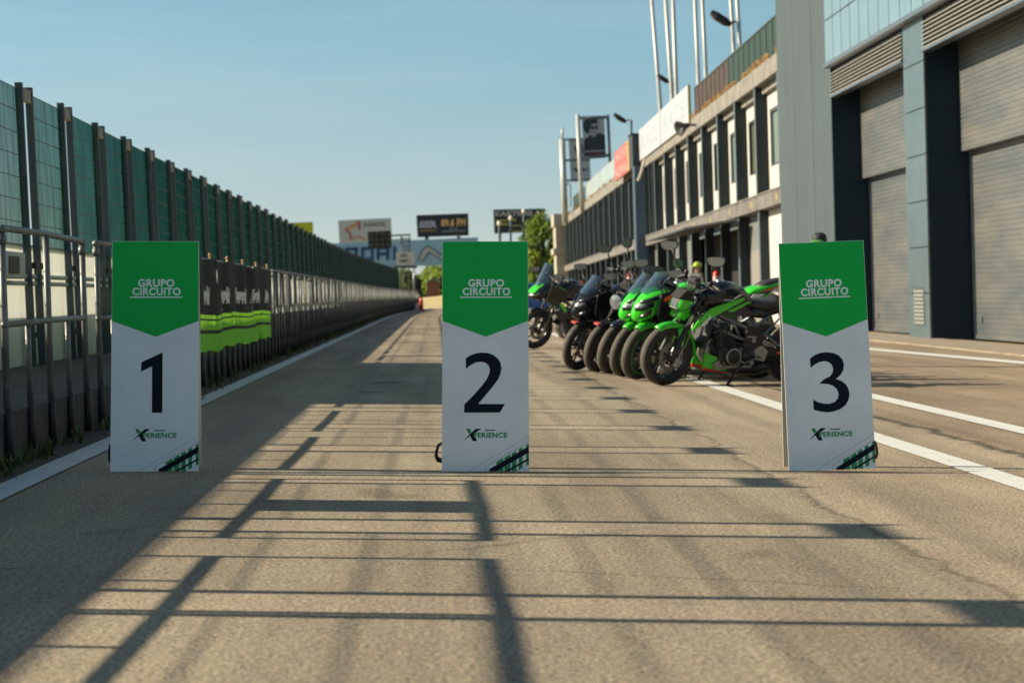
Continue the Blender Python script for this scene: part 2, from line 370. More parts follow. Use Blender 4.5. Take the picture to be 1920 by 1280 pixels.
mb = MB(); longbox(mb, -3.80, -3.74, 1.371, 1.395, -6, 140, 0.02); longbox(mb, -3.86, -3.80, 0.0, 0.75, -6, 140, 0.02); mb.xf(lambda p: p - Vector((-3.75, 18, 0))); mb.build("wall_cap_and_backing", M("cap_and_backing_grey", (0.4, 0.4, 0.38), 0.7), wall)  # cap strip; unseen low block behind keeps sun off the lower sheets
mb = MB(); mb.smooth = True
for zz in (1.10, 1.035):
    mb.tube([leftx(-3.70, Y, zz, 0.02) - Vector((-3.75, 18, 0)) for Y in segY(-2, 45, 6)], 0.022, 8)
mb.build("pipe", M("painted_pipe", (0.5, 0.5, 0.47), 0.5, 0, 0.1), wall)
mb = MB()
for i in range(14):
    yy = 16.4 + i * 2.03
    for zz in (1.20, 0.56):
        for dy in (0.05, 0.36): mb.box((0.03, yy - 18 + dy - .04, zz - .028), (0.10, yy - 18 + dy + .05, zz + .028))
mb.build("bracket", PLASTIC, wall)
mb = MB(); mb.box((0.01, -1.2, 1.07), (0.16, -0.35, 1.30), bev=0.01); mb.build("junction_box", M("box_cream", (0.5, 0.5, 0.46), 0.5), wall)
mb = MB(); mb.box((0.161, -1.05, 1.11), (0.166, -0.62, 1.26)); mb.build("cover", PLASTIC, wall)

def panel_mat():
    m = bpy.data.materials.new("green_polycarbonate"); m.use_nodes = True; n = m.node_tree; L = n.links.new
    out = n.nodes["Material Output"]; b = n.nodes["Principled BSDF"]
    b.inputs["Base Color"].default_value = (0.01, 0.05, 0.035, 1); b.inputs["Roughness"].default_value = 0.35
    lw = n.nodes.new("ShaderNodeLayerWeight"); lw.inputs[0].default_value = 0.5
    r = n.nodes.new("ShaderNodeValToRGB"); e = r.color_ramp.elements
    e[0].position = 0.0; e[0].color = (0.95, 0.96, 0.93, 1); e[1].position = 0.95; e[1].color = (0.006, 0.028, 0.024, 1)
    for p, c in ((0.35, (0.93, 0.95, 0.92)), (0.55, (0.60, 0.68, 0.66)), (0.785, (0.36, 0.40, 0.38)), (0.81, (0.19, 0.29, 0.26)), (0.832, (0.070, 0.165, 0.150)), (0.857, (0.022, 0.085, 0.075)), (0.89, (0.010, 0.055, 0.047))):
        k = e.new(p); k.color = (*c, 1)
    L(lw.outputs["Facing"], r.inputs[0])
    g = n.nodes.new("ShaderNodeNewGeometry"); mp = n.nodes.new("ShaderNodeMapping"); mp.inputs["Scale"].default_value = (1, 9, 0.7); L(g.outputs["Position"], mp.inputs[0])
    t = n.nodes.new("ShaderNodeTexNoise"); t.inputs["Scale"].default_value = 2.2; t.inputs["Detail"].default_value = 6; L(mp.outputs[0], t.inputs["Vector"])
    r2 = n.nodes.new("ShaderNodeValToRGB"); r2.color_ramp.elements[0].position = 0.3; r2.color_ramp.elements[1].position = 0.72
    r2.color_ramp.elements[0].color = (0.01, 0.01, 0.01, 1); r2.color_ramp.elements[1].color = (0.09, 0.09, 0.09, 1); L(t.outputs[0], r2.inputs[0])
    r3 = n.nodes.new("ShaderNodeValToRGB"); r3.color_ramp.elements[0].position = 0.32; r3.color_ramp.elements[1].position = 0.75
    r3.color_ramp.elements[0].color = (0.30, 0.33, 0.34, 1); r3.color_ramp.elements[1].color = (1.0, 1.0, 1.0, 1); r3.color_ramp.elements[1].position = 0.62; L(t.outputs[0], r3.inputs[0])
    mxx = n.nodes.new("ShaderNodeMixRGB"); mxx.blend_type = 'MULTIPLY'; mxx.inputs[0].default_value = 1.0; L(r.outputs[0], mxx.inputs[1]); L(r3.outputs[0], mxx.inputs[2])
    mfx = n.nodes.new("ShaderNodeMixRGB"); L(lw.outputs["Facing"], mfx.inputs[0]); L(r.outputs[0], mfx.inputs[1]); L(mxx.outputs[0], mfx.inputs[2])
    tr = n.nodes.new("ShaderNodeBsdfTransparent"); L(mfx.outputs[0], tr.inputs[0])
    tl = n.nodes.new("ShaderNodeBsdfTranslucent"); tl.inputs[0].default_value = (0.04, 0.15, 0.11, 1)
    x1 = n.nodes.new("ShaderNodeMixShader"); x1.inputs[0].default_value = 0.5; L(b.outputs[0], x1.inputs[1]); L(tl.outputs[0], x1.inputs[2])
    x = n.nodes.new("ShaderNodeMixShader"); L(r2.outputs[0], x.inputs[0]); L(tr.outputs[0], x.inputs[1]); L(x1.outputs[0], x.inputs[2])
    L(x.outputs[0], out.inputs[0]); return m
PANEL = panel_mat()
GALV = M("galvanised_dark", (0.055, 0.080, 0.092), 0.6, 0.2, 0.2, 5, stretch=(1, 1, 0.3))
GALV2 = M("galvanised_bracket", (0.35, 0.30, 0.26), 0.6, 0.5, 0.25, 10)
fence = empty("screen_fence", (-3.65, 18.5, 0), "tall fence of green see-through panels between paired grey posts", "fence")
FL = 0.045
def fpost(k):
    """pair of posts around joint k"""
    Yc = 18.55 + 2.03 * k; mb = MB(); O = Vector((-3.65, 18.5, 0))
    hj = 2.86 + 0.012 * math.sin(k * 2.1)
    for s in (-1, 1):
        y0 = Yc + s * 0.225
        P = lambda x, y, z: leftx(x, y, z, FL) - O
        a, b = y0 - 0.028, y0 + 0.028
        x0, x1, x2, x3 = -3.685, -3.62, 0, 0
        mb.add([P(x0, a, .28), P(x1, a, .28), P(x1, b, .28), P(x0, b, .28), P(x0, a, hj), P(x1, a, hj), P(x1, b, hj), P(x0, b, hj)],
               [(3, 2, 1, 0), (4, 5, 6, 7), (0, 1, 5, 4), (1, 2, 6, 5), (2, 3, 7, 6), (3, 0, 4, 7)])
    mb.mat(1)
    P = lambda x, y, z: leftx(x, y, z, FL) - O
    a, b = Yc - 0.195, Yc + 0.195; x0, x1 = -3.68, -3.625
    for z0, z1 in ((hj - 0.05, hj - 0.035), (hj - 0.15, hj - 0.135)):
        mb.add([P(x0, a, z0), P(x1, a, z0), P(x1, b, z0), P(x0, b, z0), P(x0, a, z1), P(x1, a, z1), P(x1, b, z1), P(x0, b, z1)],
               [(3, 2, 1, 0), (4, 5, 6, 7), (0, 1, 5, 4), (1, 2, 6, 5), (2, 3, 7, 6), (3, 0, 4, 7)])
    mb.add([P(-3.64, a, hj - .135), P(-3.63, a, hj - .135), P(-3.63, b, hj - .135), P(-3.64, b, hj - .135), P(-3.64, a, hj - .05), P(-3.63, a, hj - .05), P(-3.63, b, hj - .05), P(-3.64, b, hj - .05)],
           [(3, 2, 1, 0), (4, 5, 6, 7), (0, 1, 5, 4), (1, 2, 6, 5), (2, 3, 7, 6), (3, 0, 4, 7)])
    mb.build("post", [GALV, GALV2], fence)
def fpanel(k):
    Y0 = 18.55 + 2.03 * k + 0.255; Y1 = Y0 + 2.03 - 0.51; O = Vector((-3.65, 18.5, 0)); mb = MB()
    P = lambda x, y, z: leftx(x, y, z, FL) - O
    top = 2.80; bot = 1.385; n = 7
    tw = rnd.uniform(-0.006, 0.006)
    mb.add([P(-3.66 + tw, Y0, bot), P(-3.66 - tw, Y1, bot), P(-3.66 - tw, Y1, top), P(-3.66 + tw, Y0, top)], [(0, 1, 2, 3)])
    mb.mat(1)
    for i in range(n + 1):
        z = bot + (top - bot) * i / n
        mb.add([P(-3.664, Y0, z - .0035), P(-3.657, Y0, z - .0035), P(-3.657, Y1, z - .0035), P(-3.664, Y1, z - .0035), P(-3.664, Y0, z + .0035), P(-3.657, Y0, z + .0035), P(-3.657, Y1, z + .0035), P(-3.664, Y1, z + .0035)],
               [(3, 2, 1, 0), (4, 5, 6, 7), (0, 1, 5, 4), (1, 2, 6, 5), (2, 3, 7, 6), (3, 0, 4, 7)])
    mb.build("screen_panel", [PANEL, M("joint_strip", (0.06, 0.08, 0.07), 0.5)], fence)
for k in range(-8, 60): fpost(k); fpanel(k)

# handrails
RAILM = M("galvanised_pipe", (0.17, 0.18, 0.175), 0.5, 0.35, 0.2, 8)
RUB = M("tarred_post_foot", (0.022, 0.022, 0.023), 0.6, 0, 0.2)
SIGNW = M("pale_plate", (0.55, 0.45, 0.42), 0.5, 0, 0.08)
def rail_parts(Y0, plate, parts=True, drop=0.0):
    """returns dict of MB in local coords around (−2.29, Y0)"""
    Lh = 2.44; r = 0.0190; x = 0.0; zt = 1.285 - drop; zm = 0.775; out = []
    lean = 0.028
    def P(y, z, dx=0.0): return Vector((x + dx - lean * z + bend(Y0 + y) - bend(Y0), y, z))
    frame = MB(); frame.smooth = True
    frame.tube([P(0.0, zt - .03), P(0.02, zt), P(Lh * .3, zt + 0.004), P(Lh / 2, zt + 0.006), P(Lh * .62, zt + 0.002), P(Lh - .02, zt - .004), P(Lh, zt - .035)], r, 10)
    bars = MB(); bars.smooth = True
    mid = MB(); mid.smooth = True
    mid.tube([P(-0.02, zm - 0.01), P(Lh / 2, zm), P(Lh + 0.02, zm + 0.002)], r * 0.95, 10)
    posts = []
    for i, yy in enumerate((0.0, Lh / 2, Lh)):
        p = MB(); p.smooth = True; top = zt - (0.02, 0.0, 0.022)[i]
        p.mat(0).tube([P(yy, 0.31), P(yy, top)], r * 1.05, 10); p.mat(1).tube([P(yy, 0.03, 0.002), P(yy, 0.315, 0.002)], r * 1.35, 10)
        p.mat(0)
        if i != 1: p.ball(P(yy, top + .012), r * 1.45, 10); p.tube([P(yy, top - .07), P(yy, top - .02)], r * 1.35, 10)
        posts.append(p)
    lows = []
    for yy in (Lh * .25, Lh * .75):
        p = MB(); p.smooth = True
        p.mat(0).tube([P(yy, 0.31), P(yy, zm)], r * .9, 10); p.mat(1).tube([P(yy, 0.03, 0.002), P(yy, 0.315, 0.002)], r * 1.25, 10)
        lows.append(p)
    pl = None
    if plate: pl = MB(); pl.prism([(plate, zm - .01), (plate + .48, zm - .01), (plate + .48, zt - .03), (plate, zt - .03)], lambda u, v: P(u, v, .03), lambda u, v: P(u, v, .038))
    return frame, mid, posts, lows, pl
RG = "pipe handrail sections along the pit wall"
k0 = -3
for k in range(k0, 43):
    Y0 = 10.78 + 2.985 * k
    plate = {-1: 0.95}.get(k, None)
    if k >= 6 and k % 3 == 0: plate = 1.9
    if k == 0: lb = "near grey pipe handrail section at the left edge of the picture"
    elif k == 1: lb = "grey pipe handrail section running behind the sign with number 1"
    elif k < 0: lb = "grey pipe handrail section outside the left edge of the picture"
    elif k < 6: lb = "grey pipe handrail section carrying the black and lime flags"
    elif plate: lb = "worn pipe handrail section with a pale plate beyond the flags"
    else: lb = "worn plain pipe handrail section beyond the flags"
    e = empty("handrail", (-2.285 + bend(Y0), Y0, 0), lb, "handrail", RG)
    frame, mid, posts, lows, pl = rail_parts(Y0, plate)
    if k < 18:
        frame.build("top_rail", RAILM, e); mid.build("mid_rail", RAILM, e)
        for p in posts: p.build("post", [RAILM, RUB], e)
        for p in lows: p.build("bar", [RAILM, RUB], e)
    else:
        a = MB()
        for q in [frame, mid] + posts + lows:
            o = len(a.v); a.v += q.v; a.f += [[i + o for i in f] for f in q.f]; a.m += q.m; a.sm += q.sm
        a.build("rail_frame", [RAILM, RUB], e)
    if pl: pl.build("plate", SIGNW, e)

# black and lime flags on the rail
CLB = M("black_cloth", (0.017, 0.016, 0.016), 0.85, 0, 0.1, 12); CLL = M("lime_cloth", (0.22, 0.66, 0.03), 0.8, 0, 0.06, 6)
def cloth_lime():
    m = CLL; n = m.node_tree; b = n.nodes["Principled BSDF"]; t = n.nodes.new("ShaderNodeBsdfTranslucent"); t.inputs[0].default_value = (0.30, 0.62, 0.04, 1)
    x = n.nodes.new("ShaderNodeMixShader"); x.inputs[0].default_value = 0.14; n.links.new(b.outputs[0], x.inputs[1]); n.links.new(t.outputs[0], x.inputs[2])
    n.links.new(x.outputs[0], n.nodes["Material Output"].inputs[0])
cloth_lime()
WOOD = M("pole_wood", (0.45, 0.28, 0.14), 0.6, 0, 0.2)
edges = [17.2, 18.95, 20.7, 22.4, 24.2, 26.0, 27.7]
flabs = ["black and lime flag hidden mostly behind sign 1, nearest on the rail", "second black and lime flag from the near end, behind sign 1",
         "black and lime flag cut off by the right edge of sign 1", "black and lime flag second from sign 1 on the rail",
         "creased black and lime flag whose lettering is folded away", "last and farthest black and lime flag on the rail"]
for i in range(6):
    a, b = edges[i], edges[i + 1]; wd = b - a
    e = empty("banner_flag", (-2.235, a, 0.3), flabs[i], "flag", "black and lime flags tied to the handrail")
    rows = [0.36, 0.46, 0.55, 0.585, 0.68, 0.698, 0.738, 0.85, 1.0, 1.15, 1.25, 1.33]   # heights above the ground
    mats = [1, 1, 0, 1, 0, 1, 0, 0, 0, 0, 0]
    nu = 24; crease = (i == 4); zz = (-1) ** i
    def CP(u, z):
        s_ = math.sin(math.pi * u)
        dz = 0.03 * zz * (u - .5) + (-0.035 * s_ if z > 1.2 else 0) + (0.03 * s_ * abs(math.sin(5 * u + i)) if z < 0.4 else 0) - 0.006 * i * (1 if z > 1.0 else .5)
        x = 0.025 * math.sin(u * math.pi * 2 + i) * (1 - abs(u - .5)) + 0.02 * noise.noise(Vector((u * 4, z * 2.5, i * 3.3))) + 0.008 * math.sin(9 * u + 5 * z + i)
        if crease: x -= 0.07 * max(0, 1 - abs((u + (z - .9) * .8) - .45) * 5)
        return Vector((x - .028 * z, u * (wd + .05) - .02, z - 0.3 + dz))
    base = MB(); base.v = [tuple(CP(j / nu, z)) for z in rows for j in range(nu + 1)]
    for r_ in range(len(rows) - 1):
        for j in range(nu):
            base.f.append([r_ * (nu + 1) + j, r_ * (nu + 1) + j + 1, (r_ + 1) * (nu + 1) + j + 1, (r_ + 1) * (nu + 1) + j]); base.m.append(mats[r_]); base.sm.append(True)
    base.build("cloth", [CLB, CLL], e)
    t = text_mb("Kawasaki", 0.17, 0.70 if not crease else 0.46, 0.085)
    off = 0.0 if not crease else 0.15
    def tf(p_):
        q = CP((p_.x + wd / 2 + off) / wd, p_.y + 0.86); return Vector((q.x + 0.006, q.y, q.z))
    t.xf(tf); t.build("lettering", WHITEP, e)
    p = MB(); p.smooth = True; p.tube([(-0.055, 0.0, 0.0), (-0.085, 0.0, 1.035)], 0.012, 8); p.ball((-0.085, 0, 1.045), 0.019, 10); p.build("pole", WOOD, e)
    if i == 5:
        p = MB(); p.smooth = True; p.tube([(-0.055, wd, 0.0), (-0.085, wd, 1.035)], 0.012, 8); p.ball((-0.085, wd, 1.045), 0.019, 10); p.build("pole", WOOD, e)

# weeds at the foot of the low wall
WEED = M("weed_green", (0.06, 0.13, 0.02), 0.7, 0, 0.4, 20); WEED2 = M("weed_dry", (0.24, 0.20, 0.08), 0.8, 0, 0.3, 20)
mb = MB()
rw = random.Random(3)
for i in range(420):
    Y = 7.5 + (rw.random() ** 1.6) * 75
    if noise.noise(Vector((Y * 0.8, 0, 0))) < -0.1: continue
    X = -2.27 + rw.random() ** 2 * 0.10 + bend(Y); h0 = 0.04 + rw.random() * 0.09
    for j in range(rw.randint(5, 11)):
        a = rw.random() * 6.28; l = h0 * rw.uniform(.5, 1.2); sp = rw.uniform(.2, .8); wdt = rw.uniform(.003, .008)
        d = Vector((math.cos(a), math.sin(a), 0)); s_ = Vector((-d.y, d.x, 0)) * wdt; p0 = Vector((X, Y, 0.0))
        p1 = p0 + d * l * sp * .45 + Vector((0, 0, l * .6)); p2 = p0 + d * l * sp + Vector((0, 0, l))
        mb.mat(0 if rw.random() < .7 else 1); mb.add([p0 - s_, p0 + s_, p1 + s_, p2, p1 - s_], [(0, 1, 2, 4), (4, 2, 3)])
tag(mb.build("weeds", [WEED, WEED2]), "low green and dry weeds growing along the kerb wall", "weeds", kind="stuff")
# small litter stones on the verge and joint debris
mb = MB()
for i in range(260):
    Y = 7 + rw.random() ** 1.5 * 50; X = -2.26 + rw.random() * 0.22; r_ = rw.uniform(.004, .014)
    mb.box((X - r_, Y - r_, 0.0), (X + r_, Y + r_, r_ * 1.2), Matrix.Identity(4))
tag(mb.build("gravel", M("grit", (0.16, 0.14, 0.12), 0.9)), "loose grit scattered between the white line and the kerb wall", "grit", kind="stuff")
# ------------------------------------------------------------------ the three A-frame signs
S_ = 0.00279
SGREEN = M("sign_green", (0.001, 0.45, 0.065), 0.45, 0, 0.03, 3, spec=0.25); SWHITE = M("sign_white", (0.80, 0.84, 0.86), 0.32, 0, 0.05, 4)
SINK = M("sign_ink", (0.004, 0.009, 0.018), 0.6, 0, 0.0, spec=0.15); SLET = M("sign_letter_white", (0.80, 0.86, 0.84), 0.4, 0, 0.0)
SEDGE = M("sign_edge", (0.55, 0.53, 0.47), 0.5, 0, 0.05); STRAP = M("strap_black", (0.015, 0.015, 0.015), 0.6, 0, 0.1)
SDKG = M("sign_stripe_green", (0.012, 0.26, 0.07), 0.35, 0, 0.0)
def arc(cx, cy, rx, ry, a0, a1, n):
    return [(cx + rx * math.cos(R(a0 + (a1 - a0) * i / n)), cy + ry * math.sin(R(a0 + (a1 - a0) * i / n))) for i in range(n + 1)]
# number outlines in sign pixels, origin bottom left of the number, y up
NUM1 = [(20.5, 0), (40, 0), (40, 112), (38, 112), (0, 94.5), (0, 77), (20.5, 87)]
NUM2o = [(0, 0), (0, 17)]
def num2():
    o = [(0, 0), (67, 0), (77, 16), (26, 16)]
    o += [(40, 32), (54, 49), (64, 62)] + arc(38.5, 80, 32.5, 32.5, -28, 125, 16)[0:0]
    o += [(69, 74), (70.5, 84), (68.5, 94), (63, 102), (55, 108), (45, 111.5), (34, 112.5), (22, 111), (12, 107.5), (3, 102)]
    o += [(3, 82), (12, 89), (22, 94), (32, 95.5), (40, 93.5), (46, 88.5), (48.5, 81), (47.5, 73), (43, 63), (34, 51), (17, 32), (0, 15)]
    return o
def num3():
    o = [(3, 5), (3, 24), (14, 18), (24, 15.5), (34, 15), (44, 18), (50, 24.5), (52, 33), (49, 42), (42, 49), (32, 52.5), (22, 53.5), (16, 53.5)]
    o += [(26, 62), (36, 66), (42, 72), (44, 80), (42, 88), (36, 94), (28, 96), (18, 94.5), (9, 90), (1, 84), (1, 102), (10, 108), (22, 112), (34, 112.5), (46, 110.5), (56, 105.5), (62.5, 98), (65, 88), (63, 77), (57, 68), (48, 61.5)]
    o += [(58, 57.5), (66, 51), (71, 42.5), (72.5, 32), (70, 21), (64, 11.5), (54, 4.5), (42, 0.5), (30, -1), (16, 1)]
    return o
NUMS = {1: (NUM1, 56), 2: (num2(), 42), 3: (num3(), 49)}
def fmap(y):   # plane coords (px units) -> local sign face point, front face leans back
    return y
def make_sign(num, pxl, pxr, pyb, label, rotz=0.0, roll=0.0, strap_side=-1):
    pl, pr = px_ground(pxl, pyb), px_ground(pxr, pyb)
    c = (pl + pr) / 2
    e = empty("pavement_sign", (c.x, c.y, 0), label, "sign", "numbered green and white pit lane signs", rot=(0, roll, rotz))
    W = 0.457; Hh = 1.205; lean = 0.13
    def F(u, v, d=0.0):  # u px from left 0..164, v px up 0..432
        return Vector(((u / 164 - .5) * W * (1 - 0.012 * v / 432), 0.0 + lean * (v / 432) - d, v / 432 * Hh + 0.004))
    front = MB(); t = 0.012
    front.add([F(0, 0), F(164, 0), F(164, 432), F(0, 432)] + [F(0, 0, -t), F(164, 0, -t), F(164, 432, -t), F(0, 432, -t)],
              [(0, 1, 2, 3), (7, 6, 5, 4), (0, 4, 5, 1), (1, 5, 6, 2), (2, 6, 7, 3), (3, 7, 4, 0)])
    front.m = [0, 0, 1, 1, 1, 1]; front.build("front_panel", [SWHITE, SEDGE], e)
    def B(u, v, d=0.0):
        return Vector(((u / 164 - .5) * W * (1 - 0.012 * v / 432), 0.27 - (0.27 - lean - 0.018) * (v / 432) - d, v / 432 * Hh + 0.004))
    back = MB(); back.add([B(0, 0), B(164, 0), B(164, 430), B(0, 430)] + [B(0, 0, t), B(164, 0, t), B(164, 430, t), B(0, 430, t)],
              [(0, 1, 2, 3), (7, 6, 5, 4), (0, 4, 5, 1), (1, 5, 6, 2), (2, 6, 7, 3), (3, 7, 4, 0)]); back.build("back_panel", SEDGE, e)
    def flat(name, polys, mat, d):
        mb = MB()
        for p in polys: mb.add([F(u, v, d) for (u, v) in p], [tuple(range(len(p)))])
        return mb.build(name, mat, e)
    flat("green_header", [[(0.6, 281.5), (83, 252), (163.4, 281.5), (163.4, 431.4), (0.6, 431.4)]], SGREEN, 0.0008)
    def tx(name, s, h, wd, cx, base, mat, bold=0.04, d=0.0016, shear=0.0):
        t_ = text_mb(s, h, wd, bold, shear=shear); t_.xf(lambda p: F(cx + p.x, base + p.y, d)); return t_.build(name, mat, e)
    tx("lettering", "GRUPO", 14, 69, 83.5, 346.5, SLET, 0.035); tx("lettering", "CIRCUITO", 14, 91, 84, 330.5, SLET, 0.035)
    flat("underline", [[(34, 325), (133, 325), (133, 327.4), (34, 327.4)]], SLET, 0.0016)
    out, ox = NUMS[num]; sc = 1.0
    # triangulate outline via bmesh ngon
    import bmesh
    bm = bmesh.new(); vv = [bm.verts.new((p[0], p[1], 0)) for p in out]; f_ = bm.faces.new(vv); bm.normal_update(); bmesh.ops.triangulate(bm, faces=[f_], ngon_method='EAR_CLIP')
    bm.verts.index_update(); tri = [[v.index for v in f.verts] for f in bm.faces]; co = [v.co.copy() for v in bm.verts]; bm.free()
    mb = MB(); mb.add([F(ox + p.x, 109.5 + p.y, 0.0010) for p in co], tri); mb.build("number", SINK, e)
    k = 1 / 12.8
    cv = lambda pts: [(32 + x * k + 1.0 - 1.2, (1216 - y) * k) for (x, y) in pts]   # crop coordinates -> sign px
    logo = MB()
    for p in [[(175, 200), (262, 200), (306, 275), (240, 325)]]: logo.add([F(u, v, 0.0010) for u, v in cv(p)], [tuple(range(len(p)))])
    logo.mat(1)
    for p in [[(105, 492), (300, 290), (415, 200), (545, 200), (370, 312), (268, 368)], [(268, 368), (370, 312), (440, 495), (340, 495)]]:
        logo.add([F(u, v, 0.0014) for u, v in cv(p)], [tuple(range(len(p)))])
    logo.build("logo", [SDKG, SINK], e)
    tx("lettering", "PERIENCE", 9.3, 63, 91.5, 63, SDKG, 0.035); tx("lettering", "Kawasaki", 2.6, 19, 91, 75.5, SINK, 0.05)
    st = MB()
    cols = [[(910, 985), (1075, 900), (1075, 1214), (910, 1214)], [(1100, 890), (1240, 800), (1240, 1214), (1100, 1214)], [(1275, 790), (1385, 730), (1385, 1214), (1275, 1214)],
            [(1445, 685), (1535, 640), (1535, 1135), (1445, 1180)], [(1625, 585), (1690, 555), (1690, 1050), (1625, 1085)]]
    for p in cols: st.add([F(u, v, 0.0008) for u, v in cv(p)], [(0, 1, 2, 3)])
    st.mat(1)
    for p in [[(735, 1165), (1690, 620), (1690, 765), (900, 1214), (735, 1214)], [(1110, 1214), (1690, 900), (1690, 945), (1200, 1214)],
              [(1690, 380), (1690, 385), (262, 1210), (252, 1210)], [(1690, 505), (1690, 510), (662, 1087), (655, 1085)], [(655, 1085), (662, 1087), (656, 1214), (650, 1214)]]:
        st.add([F(u, v, 0.0014) for u, v in cv(p)], [tuple(range(len(p)))])
    st.build("stripes", [SDKG, SINK], e)
    # strap loop at one side, joining the two panels
    sx = strap_side * W * 0.5
    s = MB(); s.smooth = True; o = strap_side * {1: 0.006, 2: 0.016, 3: 0.010}[num]
    s.tube([(sx * .98, 0.07, 0.15), (sx + o * 1.2, 0.075, 0.135), (sx + o * 1.9, 0.08, 0.10), (sx + o * 1.9, 0.085, 0.075), (sx + o * 1.3, 0.09, 0.058), (sx * .96, 0.10, 0.05)], [.006, .008, .008, .010, .014, .014], 8)
    s.build("strap", STRAP, e)
    h = MB(); h.smooth = True; h.tube([(-W * .35, lean + .008, Hh - .005), (W * .35, lean + .008, Hh - .005)], 0.006, 6); h.build("hinge", STRAP, e)
    return e
make_sign(1, 207, 372.5, 885, "green and white A-frame sign showing the number 1, nearest the handrail", rotz=R(3.0), strap_side=-1)
make_sign(2, 828.5, 992, 884.5, "green and white A-frame sign showing the number 2, middle of the lane", rotz=R(-1.2), strap_side=-1)
make_sign(3, 1480, 1642, 882, "green and white A-frame sign showing the number 3, leaning in front of the motorcycles", rotz=R(-3.5), roll=-0.040, strap_side=1)

# ------------------------------------------------------------------ right: modern pit building
def RB(p): return Vector((p.x - 0.031 * p.z, p.y, p.z))          # the lean the camera roll gives
PGREY = M("facade_grey", (0.042, 0.062, 0.074), 0.7, 0, 0.08, 1.1, stretch=(1, 1, 0.2))
PLIGHT = M("panel_blue_grey", (0.085, 0.122, 0.140), 0.35, 0.2, 0.07, 1.5)
PDARK = M("panel_anthracite", (0.004, 0.017, 0.030), 0.55, 0.0, 0.06, spec=0.3)
CLAD = M("cladding_pale_cyan", (0.17, 0.255, 0.30), 0.25, 0.2, 0.06, 0.8)
SOFF = M("soffit_dark", (0.06, 0.065, 0.07), 0.6)
def shutter_mat():
    return M("shutter_metal", (0.165, 0.160, 0.150), 0.45, 0.3, 0.2, 1.1, col2=(0.080, 0.098, 0.112), stretch=(1, 0.35, 1.6))
SHUT = shutter_mat()
LOUV = M("louvre_beige", (0.26, 0.255, 0.235), 0.45, 0.2, 0.08)
g = empty("garage_building", (11, 45, 0), "modern grey garage building with tall roller shutters and pale blue cladding", "building")
O = Vector((11, 45, 0))
def gb(mb, name, mats): mb.xf(lambda p: RB(p) - O); return mb.build(name, mats, g)
XF, XB = 10.52, 11.5
mb = MB(); mb.box((XF, 51.7, -0.1), (XF + 3, 59.6, 13)); [mb.box((XF - .006, y, 0.1), (XF - .001, y + .015, 12.9)) for y in (54.2, 56.9)]
gb(mb, "tower", PGREY)
mb = MB(); mb.box((XF + 0.003, 51.66, -.1), (XF + 3, 51.697, 6.85)); 
for yy in (51.62,):
    for z in (1.35, 2.7, 4.05, 5.4): pass
gb(mb, "reveal", PDARK)
piers = [(41.9, 43.7), (29.9, 31.7), (17.9, 19.7)]
for (a, b) in piers:
    mb = MB(); z = 0.0; hs = 0.985
    while z < 6.9:
        mb.box((XF, a, z + .006), (XF + 0.05, b, z + hs - .012), bev=0.006)
        mb.mat(1).box((XF + .052, a + .001, z + 0.004), (XB + .1, b - .001, z + hs - .004)).mat(0)
        z += hs
    mb.mat(1).box((XF + .06, a + .012, -.05), (XB + .15, b - .012, 6.95))
    gb(mb, "pier", [PLIGHT, PDARK])
    mb = MB()
    for i in range(9): mb.box((XF - .02, a + .45, 0.32 + i * .085), (XF - .001, b - .5, 0.32 + i * .085 + .05))
    mb.mat(1).box((XF - .004, a + .4, 0.28), (XF - .0008, b - .45, 1.12)); gb(mb, "vent_grille", [LOUV, PGREY])
